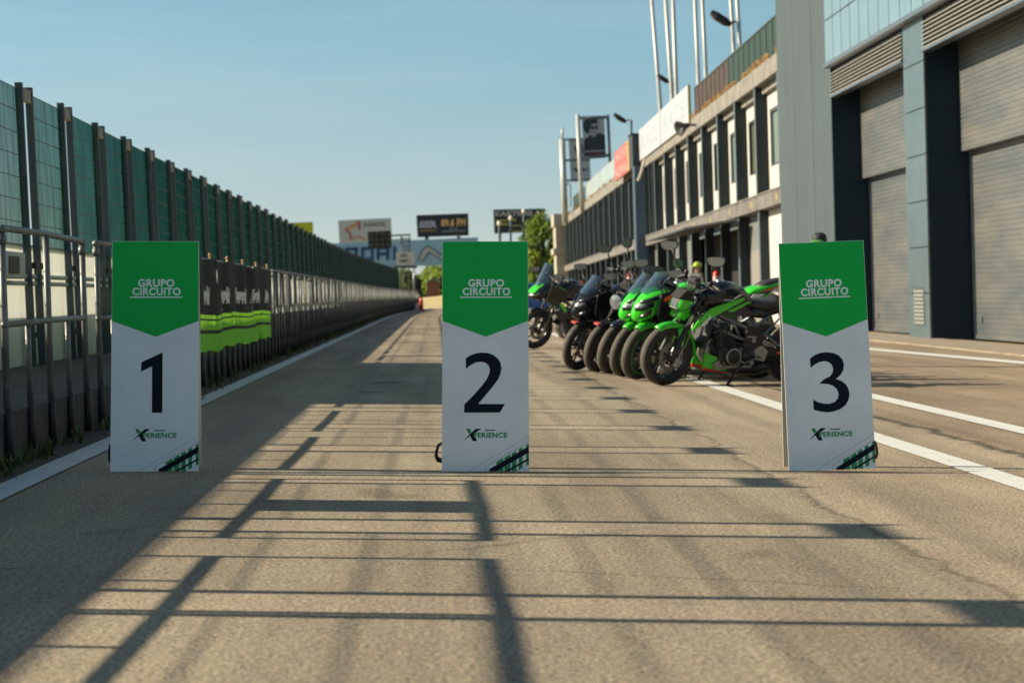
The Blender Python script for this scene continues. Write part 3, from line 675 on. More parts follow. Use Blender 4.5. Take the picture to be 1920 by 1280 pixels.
# body behind
mb = MB(); mb.box((XB + 0.25, 5, -.1), (XB + 9, 51.6, 13)); gb(mb, "wall", PDARK)
bays = [(43.7, 51.66), (31.7, 41.9), (19.7, 29.9)]
for (a, b) in bays:
    mb = MB()
    # ribbed lower door
    def ribs(x, z0, z1, y0, y1, p=0.105, d=0.009):
        z = z0; vs = []; 
        while z < z1 - 1e-6:
            zt = min(z + p, z1)
            for (dz, dx) in ((0, 0), (p * .12, -d), (p * .8, -d), (p * .95, 0)):
                vs.append((x + dx, min(z + dz, z1)))
            z = zt
        vs.append((x, z1)); P = []
        for (xx, zz) in vs: P += [(xx, y0, zz), (xx, y1, zz)]
        mb.add(P, [(2 * i, 2 * i + 1, 2 * i + 3, 2 * i + 2) for i in range(len(vs) - 1)])
    ribs(XB, 0.02, 4.08, a + .22, b - .08)
    mb.box((XB - .03, b - .6, .35), (XB - .018, b - .45, .5)); mb.box((XB - .035, a + .3, .02), (XB - .019, b - .1, .10)); gb(mb, "roller_shutter", SHUT)
    mb = MB(); ribs(XB - .22, 4.02, 7.0, a + .03, b - .0, 0.105)
    mb.box((XB - .23, a + .03, 3.98), (XB - .05, b, 4.02)); gb(mb, "upper_shutter", SHUT)
    for (ja, jb) in ((a + .02, a + .21), (b - .10, b - .03)):
        mb = MB(); mb.box((XB - .06, ja, 0), (XB + .03, jb, 3.975)); gb(mb, "door_jamb", FRAMEG)
    # louvre box
    mb = MB(); n = 7
    for i in range(n):
        z = 6.14 + i * 0.088
        mb.add([(XF - .03, a + .02, z), (XF + .05, a + .02, z + .055), (XF + .05, b, z + .055), (XF - .03, b, z), (XF - .03, a + .02, z + .02), (XF + .05, a + .02, z + .075), (XF + .05, b, z + .075), (XF - .03, b, z + .02)],
               [(3, 2, 1, 0), (4, 5, 6, 7), (0, 1, 5, 4), (1, 2, 6, 5), (2, 3, 7, 6), (3, 0, 4, 7)])
    mb.mat(1).box((XF + .06, a + .001, 6.1), (XF + .12, b, 6.8)); mb.mat(2).box((XF - .05, a + .015, 6.07), (XF + .16, b - .01, 6.125))
    gb(mb, "louvre", [LOUV, SOFF, FRAMEG])
    mb = MB(); mb.box((XF + .13, a + .02, 6.3), (XB + .2, b, 6.4)); gb(mb, "soffit", SOFF)
# cladding band
mb = MB(); Y = 8.0
while Y < 51.5:
    for (z0, z1) in ((6.95, 8.02), (8.05, 12.5)): mb.box((XF - .16, Y + .03, z0), (XF - .12, Y + 1.006, z1), bev=.004)
    Y += 1.036
mb.mat(1).box((XF - .118, 8, 6.97), (XF + 2, 51.69, 12.6)); mb.mat(2).box((XF - .2, 8, 6.84), (XF + .4, 51.72, 6.94)); gb(mb, "cladding", [CLAD, M("seam_grey", (0.035, 0.05, 0.06), 0.5), FRAMEG])

# ------------------------------------------------------------------ right: long old pit building
def OB(p): return Vector((p.x + 0.008 * (p.y - 60) - 0.031 * p.z, p.y, p.z - 0.0059 * (p.y - 60)))
XO = 10.9
OO = Vector((XO, 60, 0))
old = empty("pit_building", (XO, 60, 0), "long two-storey pit building with concrete beams, dark fins and white upper walls", "building")
def ob(mb, name, mats, par=None):
    mb.xf(lambda p: OB(p) - OO); return mb.build(name, mats, par or old)
BEAM = M("old_concrete_beam", (0.19, 0.18, 0.165), 0.85, 0, 0.22, 1.5, 0.2)
SLABM = M("old_concrete_slab", (0.14, 0.133, 0.125), 0.85, 0, 0.25, 2.0, 0.2)
WHWALL = M("white_render_wall", (0.42, 0.42, 0.40), 0.7, 0, 0.05, 1)
FIN = M("dark_fin", (0.013, 0.022, 0.027), 0.5, 0.2, 0.1); FINS = M("fin_side", (0.09, 0.12, 0.135), 0.5, 0.1, 0.1)
WGLASS = M("window_glass_pale", (0.20, 0.27, 0.25), 0.15, 0.0, 0.12, 0.8, stretch=(1, 2, .2)); WGL2 = M("window_glass_drab", (0.11, 0.12, 0.085), 0.2, 0, 0.1, 0.8)
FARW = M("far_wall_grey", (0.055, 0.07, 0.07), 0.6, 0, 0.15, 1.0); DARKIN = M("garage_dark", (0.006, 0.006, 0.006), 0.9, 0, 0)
GDOOR = M("grey_garage_door", (0.15, 0.16, 0.165), 0.55, 0.1, 0.12, 2)
mb = MB(); mb.box((XO + 0.9, 58, -1.5), (XO + 9, 182, 8.3)); ob(mb, "wall", FARW)
# roof beam and floor slab in bay long pieces
bay = 4.72; Y0 = 57.2; nb = 26
mb = MB(); mb2 = MB()
for i in range(nb):
    a = Y0 + i * bay
    mb.box((XO - .02, a + .015, 7.93 + 0.01 * math.sin(i * 3)), (XO + 1.2, a + bay - .015, 8.5)); mb.box((XO + .25, a + .02, 7.7), (XO + .9, a + bay - .02, 7.95))
    mb2.box((XO - .05, a + .015, 3.82), (XO + 1.2, a + bay - .015, 4.28)); mb2.box((XO - .08, a + .01, 4.28), (XO + .6, a + bay - .01, 4.34))
ob(mb, "roof_beam", BEAM); ob(mb2, "floor_slab", SLABM)
mb = MB()
for i in range(6): mb.box((XO - .055, 62 + i * 5.3, 3.95), (XO - .051, 62.5 + i * 5.3, 4.15))
ob(mb, "marker_plate", M("faded_yellow", (0.25, 0.19, 0.08), 0.6))
for i in range(nb + 1):
    a = Y0 + i * bay; mb = MB()
    mb.box((XO + .02, a - .14, 4.35), (XO + .42, a + .14, 7.93)); mb.mat(1).box((XO + .005, a - .135, 4.36), (XO + .018, a + .135, 7.92))
    mb.mat(0).box((XO + .06, a - .14, -1.4), (XO + .4, a + .14, 3.82)); mb.mat(1).box((XO + .045, a - .135, -1.4), (XO + .058, a + .135, 3.81))
    ob(mb, "fin", [FIN, FINS])
for i in range(9, nb):     # closely set thin fins on the far half
    a = Y0 + i * bay; mb = MB()
    for j in (1, 2):
        y = a + bay * j / 3; mb.box((XO + .06, y - .06, 4.36), (XO + .36, y + .06, 7.92)); mb.mat(1).box((XO + .047, y - .05, 4.37), (XO + .058, y + .05, 7.9)).mat(0)
    ob(mb, "thin_fin", [FIN, FINS])
# upper bays near: white wall with window
for i in range(0, 10):
    a = Y0 + i * bay + .14; b = Y0 + (i + 1) * bay - .14
    mb = MB(); x = XO + .42
    mb.box((x, a, 4.35), (x + .3, b, 5.25)); mb.box((x, a, 7.15), (x + .3, b, 7.69)); mb.box((x, a, 5.25), (x + .3, a + .40, 7.15)); mb.box((x, b - .45, 5.25), (x + .3, b, 7.15))
    ob(mb, "upper_wall", WHWALL)
    mb = MB(); mb.box((x + .02, a + .41, 5.26), (x + .09, b - .46, 5.34)); mb.box((x + .02, a + .41, 7.06), (x + .09, b - .46, 7.14)); mb.box((x + .02, a + .41, 5.34), (x + .09, a + .49, 7.06)); mb.box((x + .02, b - .54, 5.34), (x + .09, b - .46, 7.06)); mb.box((x + .02, (a + b) / 2 - .1, 5.34), (x + .09, (a + b) / 2 - .03, 7.06))
    w_ = ob(mb, "window", FRAMEG if i % 2 else FIN)
    mb = MB(); mb.box((x + .10, a + .41, 5.26), (x + .13, b - .46, 7.14)); mb.xf(lambda p: OB(p) - OO); mb.build("pane", WGLASS if i % 2 else WGL2, w_)
# lower bays
kinds = ['white', 'white', 'door', 'dark', 'dark', 'dark', 'greydoor', 'greydoor', 'dark', 'greydoor'] + ['far'] * 20
for i in range(nb):
    a = Y0 + i * bay + .14; b = Y0 + (i + 1) * bay - .14; x = XO + .42; kd = kinds[i]; mb = MB()
    if kd == 'white':
        mb.box((x - .06, a, -1.2), (x + .2, b, 3.81)); ob(mb, "white_panel_wall", WHWALL)
    elif kd == 'door':
        mb.box((x, a, -1.2), (x + .1, b, 3.81)); mb.mat(1).box((x - .02, a + .5, 0), (x - .001, b - .4, 2.6)); ob(mb, "garage_door", [GDOOR, M("door_beige_grey", (0.20, 0.185, 0.17), 0.6, 0, .1)])
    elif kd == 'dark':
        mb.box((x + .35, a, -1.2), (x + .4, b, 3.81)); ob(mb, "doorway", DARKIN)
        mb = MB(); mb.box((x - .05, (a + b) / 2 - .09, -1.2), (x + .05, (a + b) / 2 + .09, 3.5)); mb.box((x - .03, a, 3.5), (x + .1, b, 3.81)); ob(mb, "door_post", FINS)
    else:
        mb.box((x, a, -1.2), (x + .1, b, 3.81)); ob(mb, "garage_door", GDOOR if kd == 'greydoor' else FARW)
# lattice strip on the white wall
mb = MB(); x = XO + .34; y = 63.2
mb.box((x - .05, y - .34, 0), (x, y - .22, 3.8)); mb.box((x - .05, y + .22, 0), (x, y + .34, 3.8))
for z in [0.0 + .62 * i for i in range(7)]: mb.box((x - .052, y - .22, z), (x - .002, y + .22, z + .2))
ob(mb, "lattice_strip", PDARK)
mb = MB(); mb.box((x - .04, 59.8, 0.0), (x - .002, 60.1, 2.6)); ob(mb, "drain_pipe", PDARK)
# canopy over the open garages
mb = MB(); mb.add([(XO - .1, 70.5, 3.75), (XO - .1, 85, 3.75), (XO - 1.9, 85.5, 3.45), (XO - 1.9, 71.5, 3.45), (XO - .1, 70.5, 3.68), (XO - .1, 85, 3.68), (XO - 1.9, 85.5, 3.38), (XO - 1.9, 71.5, 3.38)],
    [(0, 1, 2, 3), (7, 6, 5, 4), (0, 3, 7, 4), (1, 5, 6, 2), (2, 6, 7, 3), (0, 4, 5, 1)]); ob(mb, "awning", M("awning_dark", (0.03, 0.035, 0.045), 0.6))
# blue-grey pillar
mb = MB(); mb.box((XO - .55, 104.3, -1.3), (XO + .1, 105.2, 8.0)); ob(mb, "pillar", M("pillar_blue", (0.055, 0.09, 0.14), 0.5, 0, .08))
# far gable pier
mb = MB(); mb.box((XO - .75, 179.0, -2), (XO + 1.5, 183, 7.9)); mb.box((XO - 1.0, 178.7, 5.4), (XO + 1.5, 183.3, 5.9)); mb.box((XO - .9, 178.8, 7.9), (XO + 1.5, 183.3, 9.0))
ob(mb, "end_pier", M("end_pier_beige", (0.33, 0.31, 0.27), 0.8, 0, .1, 1))
# roof parapet screens: parts of the building
def scr(name, a, b, z0, z1, m, x=XO + .1, t=.05):
    mb = MB(); mb.box((x, a, z0), (x + t, b, z1)); return ob(mb, name, m)
GRS = M("dark_green_screen", (0.006, 0.030, 0.022), 0.6, 0, .2, 3, stretch=(1, 4, .3)); BRS = M("rusty_screen", (0.045, 0.024, 0.018), 0.7, 0, .25, 3, stretch=(1, 4, .3))
scr("green_screen", 60.5, 73.3, 8.5, 9.72, GRS); scr("rusty_screen", 73.35, 83.3, 8.5, 9.72, BRS)
mb = MB()
for i in range(19): mb.box((XO + .07, 60.6 + i * 1.25, 8.5), (XO + .098, 60.66 + i * 1.25, 9.75))
mb.box((XO + .06, 60.5, 9.72), (XO + .18, 83.3, 9.77)); ob(mb, "screen_rail", FINS)
scr("far_green_screen", 152, 166, 8.5, 9.8, GRS)
for (a, b) in ((112, 120), (120.1, 128), (128.1, 137), (137.1, 150)): scr("glass_screen", a, b, 8.55, 9.9, M("frosted_screen", (0.30, 0.35, 0.36), 0.3, 0, .12, .6))
# dry plants on the roof edge
mb = MB(); rr = random.Random(5)
for i in range(9000):
    Y = 59 + rr.random() ** 1.25 * 112
    cl = noise.noise(Vector((Y * .55, 1, 0)))
    if cl < -0.1: continue
    z0 = 8.50; x = XO + rr.uniform(-.03, .07); h = rr.uniform(.05, .32) * (0.5 + (cl + .1) * 1.6); dx, dy = rr.uniform(-.12, .05), rr.uniform(-.15, .15)
    mb.mat(0 if rr.random() < .75 else 1); mb.add([(x, Y - .03, z0), (x, Y + .03, z0), (x + dx, Y + dy + .02, z0 + h), (x + dx, Y + dy - .02, z0 + h * .9)], [(0, 1, 2, 3)])
mb.xf(lambda p: OB(p)); tag(mb.build("roof_weeds", [M("rust_weed", (0.34, 0.17, 0.06), .9, 0, .3, 5), M("ochre_weed", (0.40, 0.32, 0.10), .9, 0, .3, 5)]), "dry orange weeds growing along the roof edge of the pit building", "weeds", kind="stuff")

def OBp(x, y, z): return OB(Vector((x, y, z)))
# banners and boxes on the roof
def wallboard(name, label, cat, a, b, z0, z1, mface, medge, x=XO - .12, txt=None, tm=None, rows=1):
    e = empty(name, OBp(x, a, z0), label, cat); o = OBp(x, a, z0)
    mb = MB(); mb.box((x, a, z0), (x + .12, b, z1)); mb.m = [1, 1, 1, 1, 1, 0]; mb.xf(lambda p: OB(p) - o); mb.build("panel", [mface, medge], e)
    if txt:
        for r_, s in enumerate(txt):
            t = text_mb(s, (z1 - z0) * .52 / len(txt), (b - a) * .78, 0.02)
            zc = z1 - (z1 - z0) * (r_ + .5) / len(txt) - (z1 - z0) * .26 / len(txt)
            t.xf(lambda p: OB(Vector((x - .004, (a + b) / 2 - p.x, zc + p.y))) - o); t.build("lettering", tm, e)
    return e
BANW = M("banner_white_blue", (0.37, 0.39, 0.43), 0.45, 0, .03, .8); PALEB = M("pale_blue_print", (0.29, 0.34, 0.41), 0.5)
wallboard("banner", "white and pale blue banner on the roof edge, nearer of two", "banner", 83.8, 94.8, 8.35, 9.95, BANW, M("banner_yellow_edge", (0.55, 0.48, 0.03), .5), txt=["RACE"], tm=PALEB)
wallboard("banner", "white and pale blue banner on the roof edge, farther one beside the dark box", "banner", 95.0, 105.5, 8.35, 9.95, BANW, BANW, txt=["RACE"], tm=PALEB)
wallboard("billboard", "red and white advertising board with yellow end on the pit roof", "billboard", 107.5, 117, 8.0, 9.65, M("poster_red", (0.42, 0.10, 0.09), .5, 0, .3, 1.6), M("poster_yellow", (0.75, 0.42, 0.05), .5), x=XO - .5, txt=["MOTO", "OIL"], tm=M("faded_pink_print", (.42, .26, .24), .6))
mb = MB(); mb.box((XO - .512, 107.5, 8.02), (XO - .503, 108.4, 9.63)); o_ = OBp(XO - .5, 107.5, 8.0); mb.xf(lambda p: OB(p) - o_); mb.build("edge_band", M("poster_yellow_band", (.45, .27, .05), .5), [x_ for x_ in bpy.data.objects if x_.get("category") == "billboard"][-1])
e = empty("roof_cabin", OBp(XO - .2, 106, 8.2), "dark box cabin on the roof beside the red board", "cabin"); o = OBp(XO - .2, 106, 8.2)
mb = MB(); mb.box((XO - .50, 105.7, 8.0), (XO + .45, 107.4, 9.75), bev=.03); mb.box((XO - .55, 105.65, 9.752), (XO + .5, 107.45, 9.83)); mb.xf(lambda p: OB(p) - o); mb.build("body", M("cabin_navy", (0.016, 0.024, 0.036), .5), e)
# hanging loudspeaker horn under the roof and the drooping hose
e = empty("loudspeaker", OBp(XO - .35, 82.0, 8.1), "black loudspeaker hanging at the roof edge under the rusty screen", "loudspeaker")
mb = MB(); mb.smooth = True; mb.lathe([(0.02, .0), (.10, .02), (.14, .2), (.3, .42), (.33, .5), (.30, .5), (.0, .3)], 16, 'x', (0, 0, 0), M4=Matrix.Rotation(R(205), 4, 'Z') @ Matrix.Rotation(R(20), 4, 'Y')); mb.build("horn", PLASTIC, e)
mb = MB(); mb.box((-.02, -.05, -.05), (.4, .05, .05)); mb.build("bracket", FRAMEG, e)
mb = MB(); mb.smooth = True; mb.tube([OBp(XO - .3, 106.4, 8.0), OBp(XO - .35, 105.6, 7.5), OBp(XO - .35, 104.2, 7.25), OBp(XO - .35, 102.8, 7.5), OBp(XO - .25, 101.6, 8.1)], .07, 8)
tag(mb.build("hose", M("hose_cream", (0.6, 0.57, 0.5), .6)), "pale hose drooping under the roof beam beside the dark cabin", "hose")

# flag poles
POLEW = M("pole_white", (0.42, 0.43, 0.42), 0.4, 0.1, .05)
def pole_px(name, label, cat, xt, xb, yb, Y, r, grp, mat=POLEW, ytop=-120, parts=None):
    r *= .82
    a = px_at(xb, yb, Y); sl_ = (xt - xb) / yb
    b = px_at(xb + sl_ * (yb - ytop), ytop, Y)
    e = empty(name, a, label, cat, grp)
    mb = MB(); mb.smooth = True; mb.tube([Vector((0, 0, -.6)), Vector((0, 0, 0)), b - a], [r * 1.1, r * 1.05, r * .8], 12); mb.build("shaft", mat, e)
    mb = MB(); mb.tube([(0, 0, -.62), (0, 0, -.45)], r * 1.9, 12); mb.build("base", FRAMEG, e)
    mb = MB(); mb.tube([Vector((-r * 1.3, -r, 0.5)), (b - a) * .95 + Vector((-r * 1.3, -r, 0))], .012, 4); mb.build("halyard", WHITEP, e)
    return e
FG = "tall white flag poles on the pit building roof"
pole_px("flag_pole", "leftmost tall white flag pole over the roof banner", "flag pole", 1222, 1239, 212, 101, .125, FG)
pole_px("flag_pole", "second tall white flag pole from the left over the banner", "flag pole", 1248, 1261, 195, 96, .12, FG)
pole_px("flag_pole", "third tall white flag pole from the left over the banner", "flag pole", 1262, 1269, 190, 95, .12, FG)
pole_px("flag_pole", "fourth tall white flag pole, rising where the banner meets the rusty screen", "flag pole", 1303, 1310, 163, 84, .10, FG)
pole_px("flag_pole", "fifth tall white flag pole, just behind the rusty screen", "flag pole", 1317, 1324, 150, 82, .10, FG)
pole_px("flag_pole", "second tall white flag pole from the grey tower, above the green screen", "flag pole", 1370, 1377, 108, 73, .09, FG)
pole_px("flag_pole", "tall flag pole nearest the grey tower, next to the floodlight", "flag pole", 1382, 1388, 98, 72, .09, FG)
def lamp(label, xl, yl, xb, yb, Y, sc):
    a = px_at(xb, yb, Y); b = px_at(xl, yl, Y); e = empty("floodlight", a, label, "floodlight", "dark floodlights above the pit building roof"); d = b - a
    mb = MB(); mb.smooth = True; mb.tube([Vector((0, 0, -.4)), Vector((d.x * 0 , 0, d.z)), Vector((-.25 * sc, 0, d.z + .02))], .06 * sc, 8); mb.build("pole", FRAMEG, e)
    mb = MB(); T = Matrix.Translation(Vector((-.65 * sc, 0, d.z + .12 * sc))) @ Matrix.Rotation(R(32), 4, 'Y')
    mb.loft([(-.45 * sc, -.07 * sc, .08 * sc, .18 * sc), (-.2 * sc, -.16 * sc, .12 * sc, .24 * sc), (.2 * sc, -.16 * sc, .12 * sc, .24 * sc), (.42 * sc, -.07 * sc, .07 * sc, .12 * sc)], 3.5, 16, M4=T); mb.build("lamp_head", M("lamp_black", (.012, .014, .016), .5), e)
    return e
lamp("dark floodlight beside the flag pole nearest the tower", 1386, 42, 1386, 92, 72, 1.0)
lamp("small dark floodlight between the flag poles over the banner", 1262, 152, 1264, 198, 97, .8)
lamp("dark floodlight on a thin post above the red board", 1183, 226, 1184, 262, 110, .95)
lamp("small dark floodlight at the far end of the roof", 1069, 345, 1070, 380, 170, .8)

# portrait billboards beyond
e = empty("poster_tower", px_at(1113, 300, 150), "tall poster of a person in sunglasses between two poles above the roof", "poster")
o = e.location.copy()
def PL(x, y, d=0.0): 
    p = px_at(x, y, 150 - d) ; return p - o
POST_G = M("poster_grey", (0.42, 0.43, 0.45), .5, 0, .06, .3); POST_D = M("poster_dark", (.02, .03, .035), .5); SKING = M("poster_skin_grey", (.33, .32, .34), .5); POST_R = M("poster_dark_red", (.22, .02, .03), .5)
mb = MB(); mb.prism([(1090.5, 218), (1133, 217), (1136.5, 296), (1095, 299)], lambda u, v: PL(u, v), lambda u, v: PL(u, v, -.25)); mb.build("board", POST_G, e)
mb = MB()
def pol(m, pts, d): mb.mat(m); mb.add([PL(x, y, d) for x, y in pts], [tuple(range(len(pts)))])
pol(0, [(1095, 262), (1104, 256), (1108, 252), (1118, 253), (1124, 249), (1134.4, 254), (1136, 295.5), (1095.5, 298)], .02)
pol(1, [(1104, 232), (1112, 226), (1120, 232), (1121, 246), (1116, 257), (1110, 257), (1105, 248)], .04)
pol(0, [(1092.5, 236), (1096, 226), (1102, 221), (1113, 219.5), (1119, 224), (1121, 233), (1113, 231), (1108, 235), (1106, 243), (1103, 252), (1096, 246)], .06)
pol(0, [(1107, 238), (1113, 237), (1114, 242), (1109, 243)], .08); pol(0, [(1115, 237), (1121, 236), (1121, 241), (1116, 242)], .08)
pol(2, [(1104, 289), (1134, 286), (1134, 294), (1106, 296)], .05)
pol(1, [(1096, 283), (1134, 281), (1134, 284), (1097, 286)], .05)
mb.build("portrait", [POST_D, SKING, POST_R], e)
mb = MB(); mb.smooth = True; mb.tube([PL(1083, 215), PL(1092, 400)], .17, 10); mb.mat(1).tube([PL(1139.5, 215), PL(1145, 330)], .12, 10)
mb.mat(1).tube([PL(1083.5, 222), PL(1141, 220)], .12, 8); mb.tube([PL(1087, 296), PL(1143, 291)], .12, 8); mb.build("pole", [POLEW, FRAMEG], e)
e = empty("poster_board", px_at(1080, 340, 165), "grey poster frame with a tall white pole behind the portrait poster", "poster"); o = e.location.copy()
def PL2(x, y, d=0.0): return px_at(x, y, 165 - d) - o
mb = MB(); mb.prism([(1066, 262), (1104, 262), (1108, 338), (1070, 340)], lambda u, v: PL2(u, v), lambda u, v: PL2(u, v, -.2)); mb.build("board", POST_G, e)
mb = MB(); mb.smooth = True; mb.tube([PL2(1054, 240), PL2(1054.5, 262)], .10, 8); mb.tube([PL2(1054, 262), PL2(1060, 420)], .26, 12)
mb.mat(1); [mb.tube([PL2(1055, y), PL2(1106, y - 1)], .10, 6) for y in (262, 301, 339)]; mb.build("pole", [POLEW, FRAMEG], e)
mb = MB(); mb.add([PL2(x, y, .05) for x, y in ((1072, 313), (1084, 318), (1090, 312), (1096, 318), (1106, 315), (1096, 321), (1086, 324), (1078, 320))], [tuple(range(8))]); mb.add([PL2(x, y, .05) for x, y in ((1077, 278), (1084, 268), (1092, 272), (1094, 288), (1082, 292))], [tuple(range(5))]); mb.build("figure", POST_D, e)

# ------------------------------------------------------------------ distance
def board_px(name, label, cat, Y, pts, mface, thick=.4, grp=None):
    c = px_at(sum(p[0] for p in pts) / len(pts), max(p[1] for p in pts), Y); e = empty(name, c, label, cat, grp)
    mb = MB(); mb.prism(pts, lambda u, v: px_at(u, v, Y) - c, lambda u, v: px_at(u, v, Y) - c + Vector((0, thick, 0))); mb.build("panel", mface, e)
    return e, c
def ptxt(e, c, s, Y, x0, x1, ybase, cap, mat, slope=0.0, bold=.03):
    k = Y / F_PX; t = text_mb(s, cap, x1 - x0, bold); t.xf(lambda p: px_at((x0 + x1) / 2 + p.x, ybase - p.y + slope * p.x, Y) - c + Vector((0, -.05, 0))); t.build("lettering", mat, e)
def pposts(e, c, Y, xs, ytop, mat=FRAMEG, r=.15):
    for x in xs:
        a = px_at(x, ytop, Y) - c; mb = MB(); mb.smooth = True; mb.tube([a, Vector((a.x, a.y + .3, -c.z))], r, 8); mb.build("post", mat, e)
BANB = M("banner_light_blue", (0.25, 0.42, 0.60), .5, 0, .04, .3); HYB = M("print_dark_blue", (0.01, 0.06, 0.22), .5)
# banner bridge
e, c = board_px("banner_bridge", "light blue banner bridge spanning the lane with dark blue letters", "banner bridge", 200, [(560, 459), (612, 457), (896, 445), (898, 494), (700, 501.5), (560, 506)], BANB, 1.2)
hy = MB()
def hband(x0, y0, x1, y1, wd=6.0):
    l = math.hypot(x1 - x0, y1 - y0); nx, ny = -(y1 - y0) / l * wd / 2, (x1 - x0) / l * wd / 2; ex, ey = (x1 - x0) / l * wd * .45, (y1 - y0) / l * wd * .45; sl_ = lambda x, y: px_at(x, y - .03 * (x - 690), 199.9) - c
    hy.add([sl_(x0 + nx - ex, y0 + ny - ey), sl_(x1 + nx + ex, y1 + ny + ey), sl_(x1 - nx + ex, y1 - ny + ey), sl_(x0 - nx - ex, y0 - ny - ey)], [(0, 1, 2, 3)])
T_, B_ = 466, 486
for ch, x0 in (("H", 563), ("Y", 592), ("U", 621), ("N", 650), ("D", 680), ("A", 709), ("I", 738)):
    x1 = x0 + 18; m_ = (T_ + B_) / 2
    for seg in {"H": ((x0, T_, x0, B_), (x1, T_, x1, B_), (x0, m_, x1, m_)), "Y": ((x0, T_, x0, m_), (x1, T_, x1, m_), (x0, m_, x1, m_), (x0 + 9, m_, x0 + 9, B_)), "U": ((x0, T_, x0, B_), (x1, T_, x1, B_), (x0, B_, x1, B_)),
                "N": ((x0, T_, x0, B_), (x1, T_, x1, B_), (x0, T_, x1, T_)), "D": ((x0, T_, x0, B_), (x1, T_, x1, B_), (x0, T_, x1, T_), (x0, B_, x1, B_)), "A": ((x0, T_, x0, B_), (x1, T_, x1, B_), (x0, T_, x1, T_), (x0, m_ + 1, x1, m_ + 1)), "I": ((x0 + 2, T_, x0 + 2, B_),)}[ch]: hband(*seg)
hy.build("lettering", HYB, e)
GREYP = M("print_silver", (.42, .43, .45), .5)
for pts, m_, d_ in (([(781, 490), (792, 466), (802, 460), (812, 466), (830, 478), (846, 461), (860, 459), (842, 487), (832, 490), (822, 485), (806, 475), (794, 490)], M("print_shadow_blue", (.10, .17, .25), .5), .05), ([(785, 488), (794, 468), (802, 463), (811, 468), (828, 480), (842, 463), (855, 461), (840, 485), (832, 487), (822, 482), (804, 471), (792, 488)], GREYP, .1)):
    mb = MB(); mb.add([px_at(x, y, 200 - d_) - c for x, y in pts], [tuple(range(len(pts)))]); mb.build("emblem", m_, e)
pposts(e, c, 200.6, (604, 889), 470, GREYP, .35)
# lattice mast with start light panel and small white sign
mast = empty("lattice_mast", px_at(762, 560, 165), "dark lattice mast with a start light panel and a cross arm", "mast"); o = mast.location.copy()
def P3(x, y, dy=0.0): return px_at(x, y, 165 + dy) - o
mb = MB(); mb.smooth = True
for x in (752, 768):
    for dy in (0, .8): mb.tube([P3(x, 442, dy), P3(x - 2, 578, dy)], .05, 6)
for i in range(17): y = 446 + i * 8; mb.tube([P3(752, y), P3(768, y + 8)], .03, 5); mb.tube([P3(768, y), P3(752, y)], .03, 5)
mb.tube([P3(690, 444), P3(770, 440)], .07, 6); mb.tube([P3(690, 452), P3(770, 449)], .05, 6)
mb.build("lattice", M("mast_grey", (.10, .13, .14), .5, .3), mast)
mb = MB(); mb.prism([(689, 434.5), (733, 432.5), (734.5, 465), (691, 467)], lambda u, v: P3(u, v, -.5), lambda u, v: P3(u, v, -.1)); mb.build("light_panel", PLASTIC, mast)
mb = MB(); mb.smooth = True
for i in range(4):
    for j in range(3): mb.lathe([(.001, 0), (.13, 0), (.16, -.1)], 12, 'y', P3(695.5 + i * 10.8, 440 + j * 10 - i * .4, -.55))
mb.build("lamp", M("lamp_dull", (.09, .09, .09), .4), mast)
e, c = board_px("board", "small white board with two lines of lettering under the banner bridge", "board", 160, [(742, 473), (777, 472), (778, 496), (743, 497.5)], M("board_white", (.55, .53, .53), .6), .15)
ptxt(e, c, "PIT", 160, 752, 764, 482, 5, PLASTIC); ptxt(e, c, "LIMIT", 160, 749, 766, 491.5, 5, PLASTIC)
mb = MB(); mb.box((-.95, -.1, -.22), (.95, .1, -.05)); mb.build("shelf", PLASTIC, e)
pposts(e, c, 160.2, (744, 776), 497, FRAMEG, .07)
# billboards
e, c = board_px("billboard", "white billboard with an orange and pink star outline", "billboard", 260, [(634, 413.5), (733, 408.5), (735, 456), (637, 462)], M("billboard_white", (.48, .49, .51), .6, 0, .03, .2))
star = MB(); sp = [(648, 431), (674, 415), (676, 434), (666, 441), (668, 432), (655, 436)]
def band(pts, wd, m):
    star.mat(m)
    for (x0, y0), (x1, y1) in zip(pts[:-1], pts[1:]):
        l = math.hypot(x1 - x0, y1 - y0); nx, ny = -(y1 - y0) / l * wd / 2, (x1 - x0) / l * wd / 2
        star.add([px_at(x, y, 259.9 - .02 * m) - c for x, y in ((x0 + nx, y0 + ny), (x1 + nx, y1 + ny), (x1 - nx, y1 - ny), (x0 - nx, y0 - ny))], [(0, 1, 2, 3)])
band([(648, 430), (662, 424), (673, 416)], 5, 0); band([(674, 415), (673, 428), (674, 431)], 4, 1); band([(648, 430), (658, 440), (656, 450)], 3.5, 1); band([(656, 450), (671, 443.5), (686, 450)], 3, 2); star.mat(1)
star.build("star", [M("print_orange", (.62, .26, .12), .6), M("print_crimson", (.45, .07, .14), .6), M("print_pink", (.6, .25, .28), .6)], e)
ptxt(e, c, "BURMASTER", 260, 682, 723, 424.5, 7.5, M("print_grey", (.2, .21, .22), .6), -.03)
pposts(e, c, 260.5, (650, 720), 455, FRAMEG, .25)
e, c = board_px("billboard", "dark navy billboard with orange radio frequency lettering", "billboard", 250, [(780.5, 403.5), (878, 400), (879, 441.5), (783, 445)], M("billboard_navy", (.012, .018, .03), .5, 0, .05, .2))
ptxt(e, c, "SER", 250, 786, 820, 426, 12, M("print_lilac", (.40, .38, .50), .6), -.03, .07); ptxt(e, c, "89.6 FM", 250, 827, 873, 423, 13, M("print_amber", (.75, .42, .17), .6), -.04, .06)
mb = MB(); mb.add([px_at(x, y, 249.9) - c for x, y in ((788, 430.5), (819, 429.5), (819, 434), (788, 435))], [(0, 1, 2, 3)]); mb.mat(1)
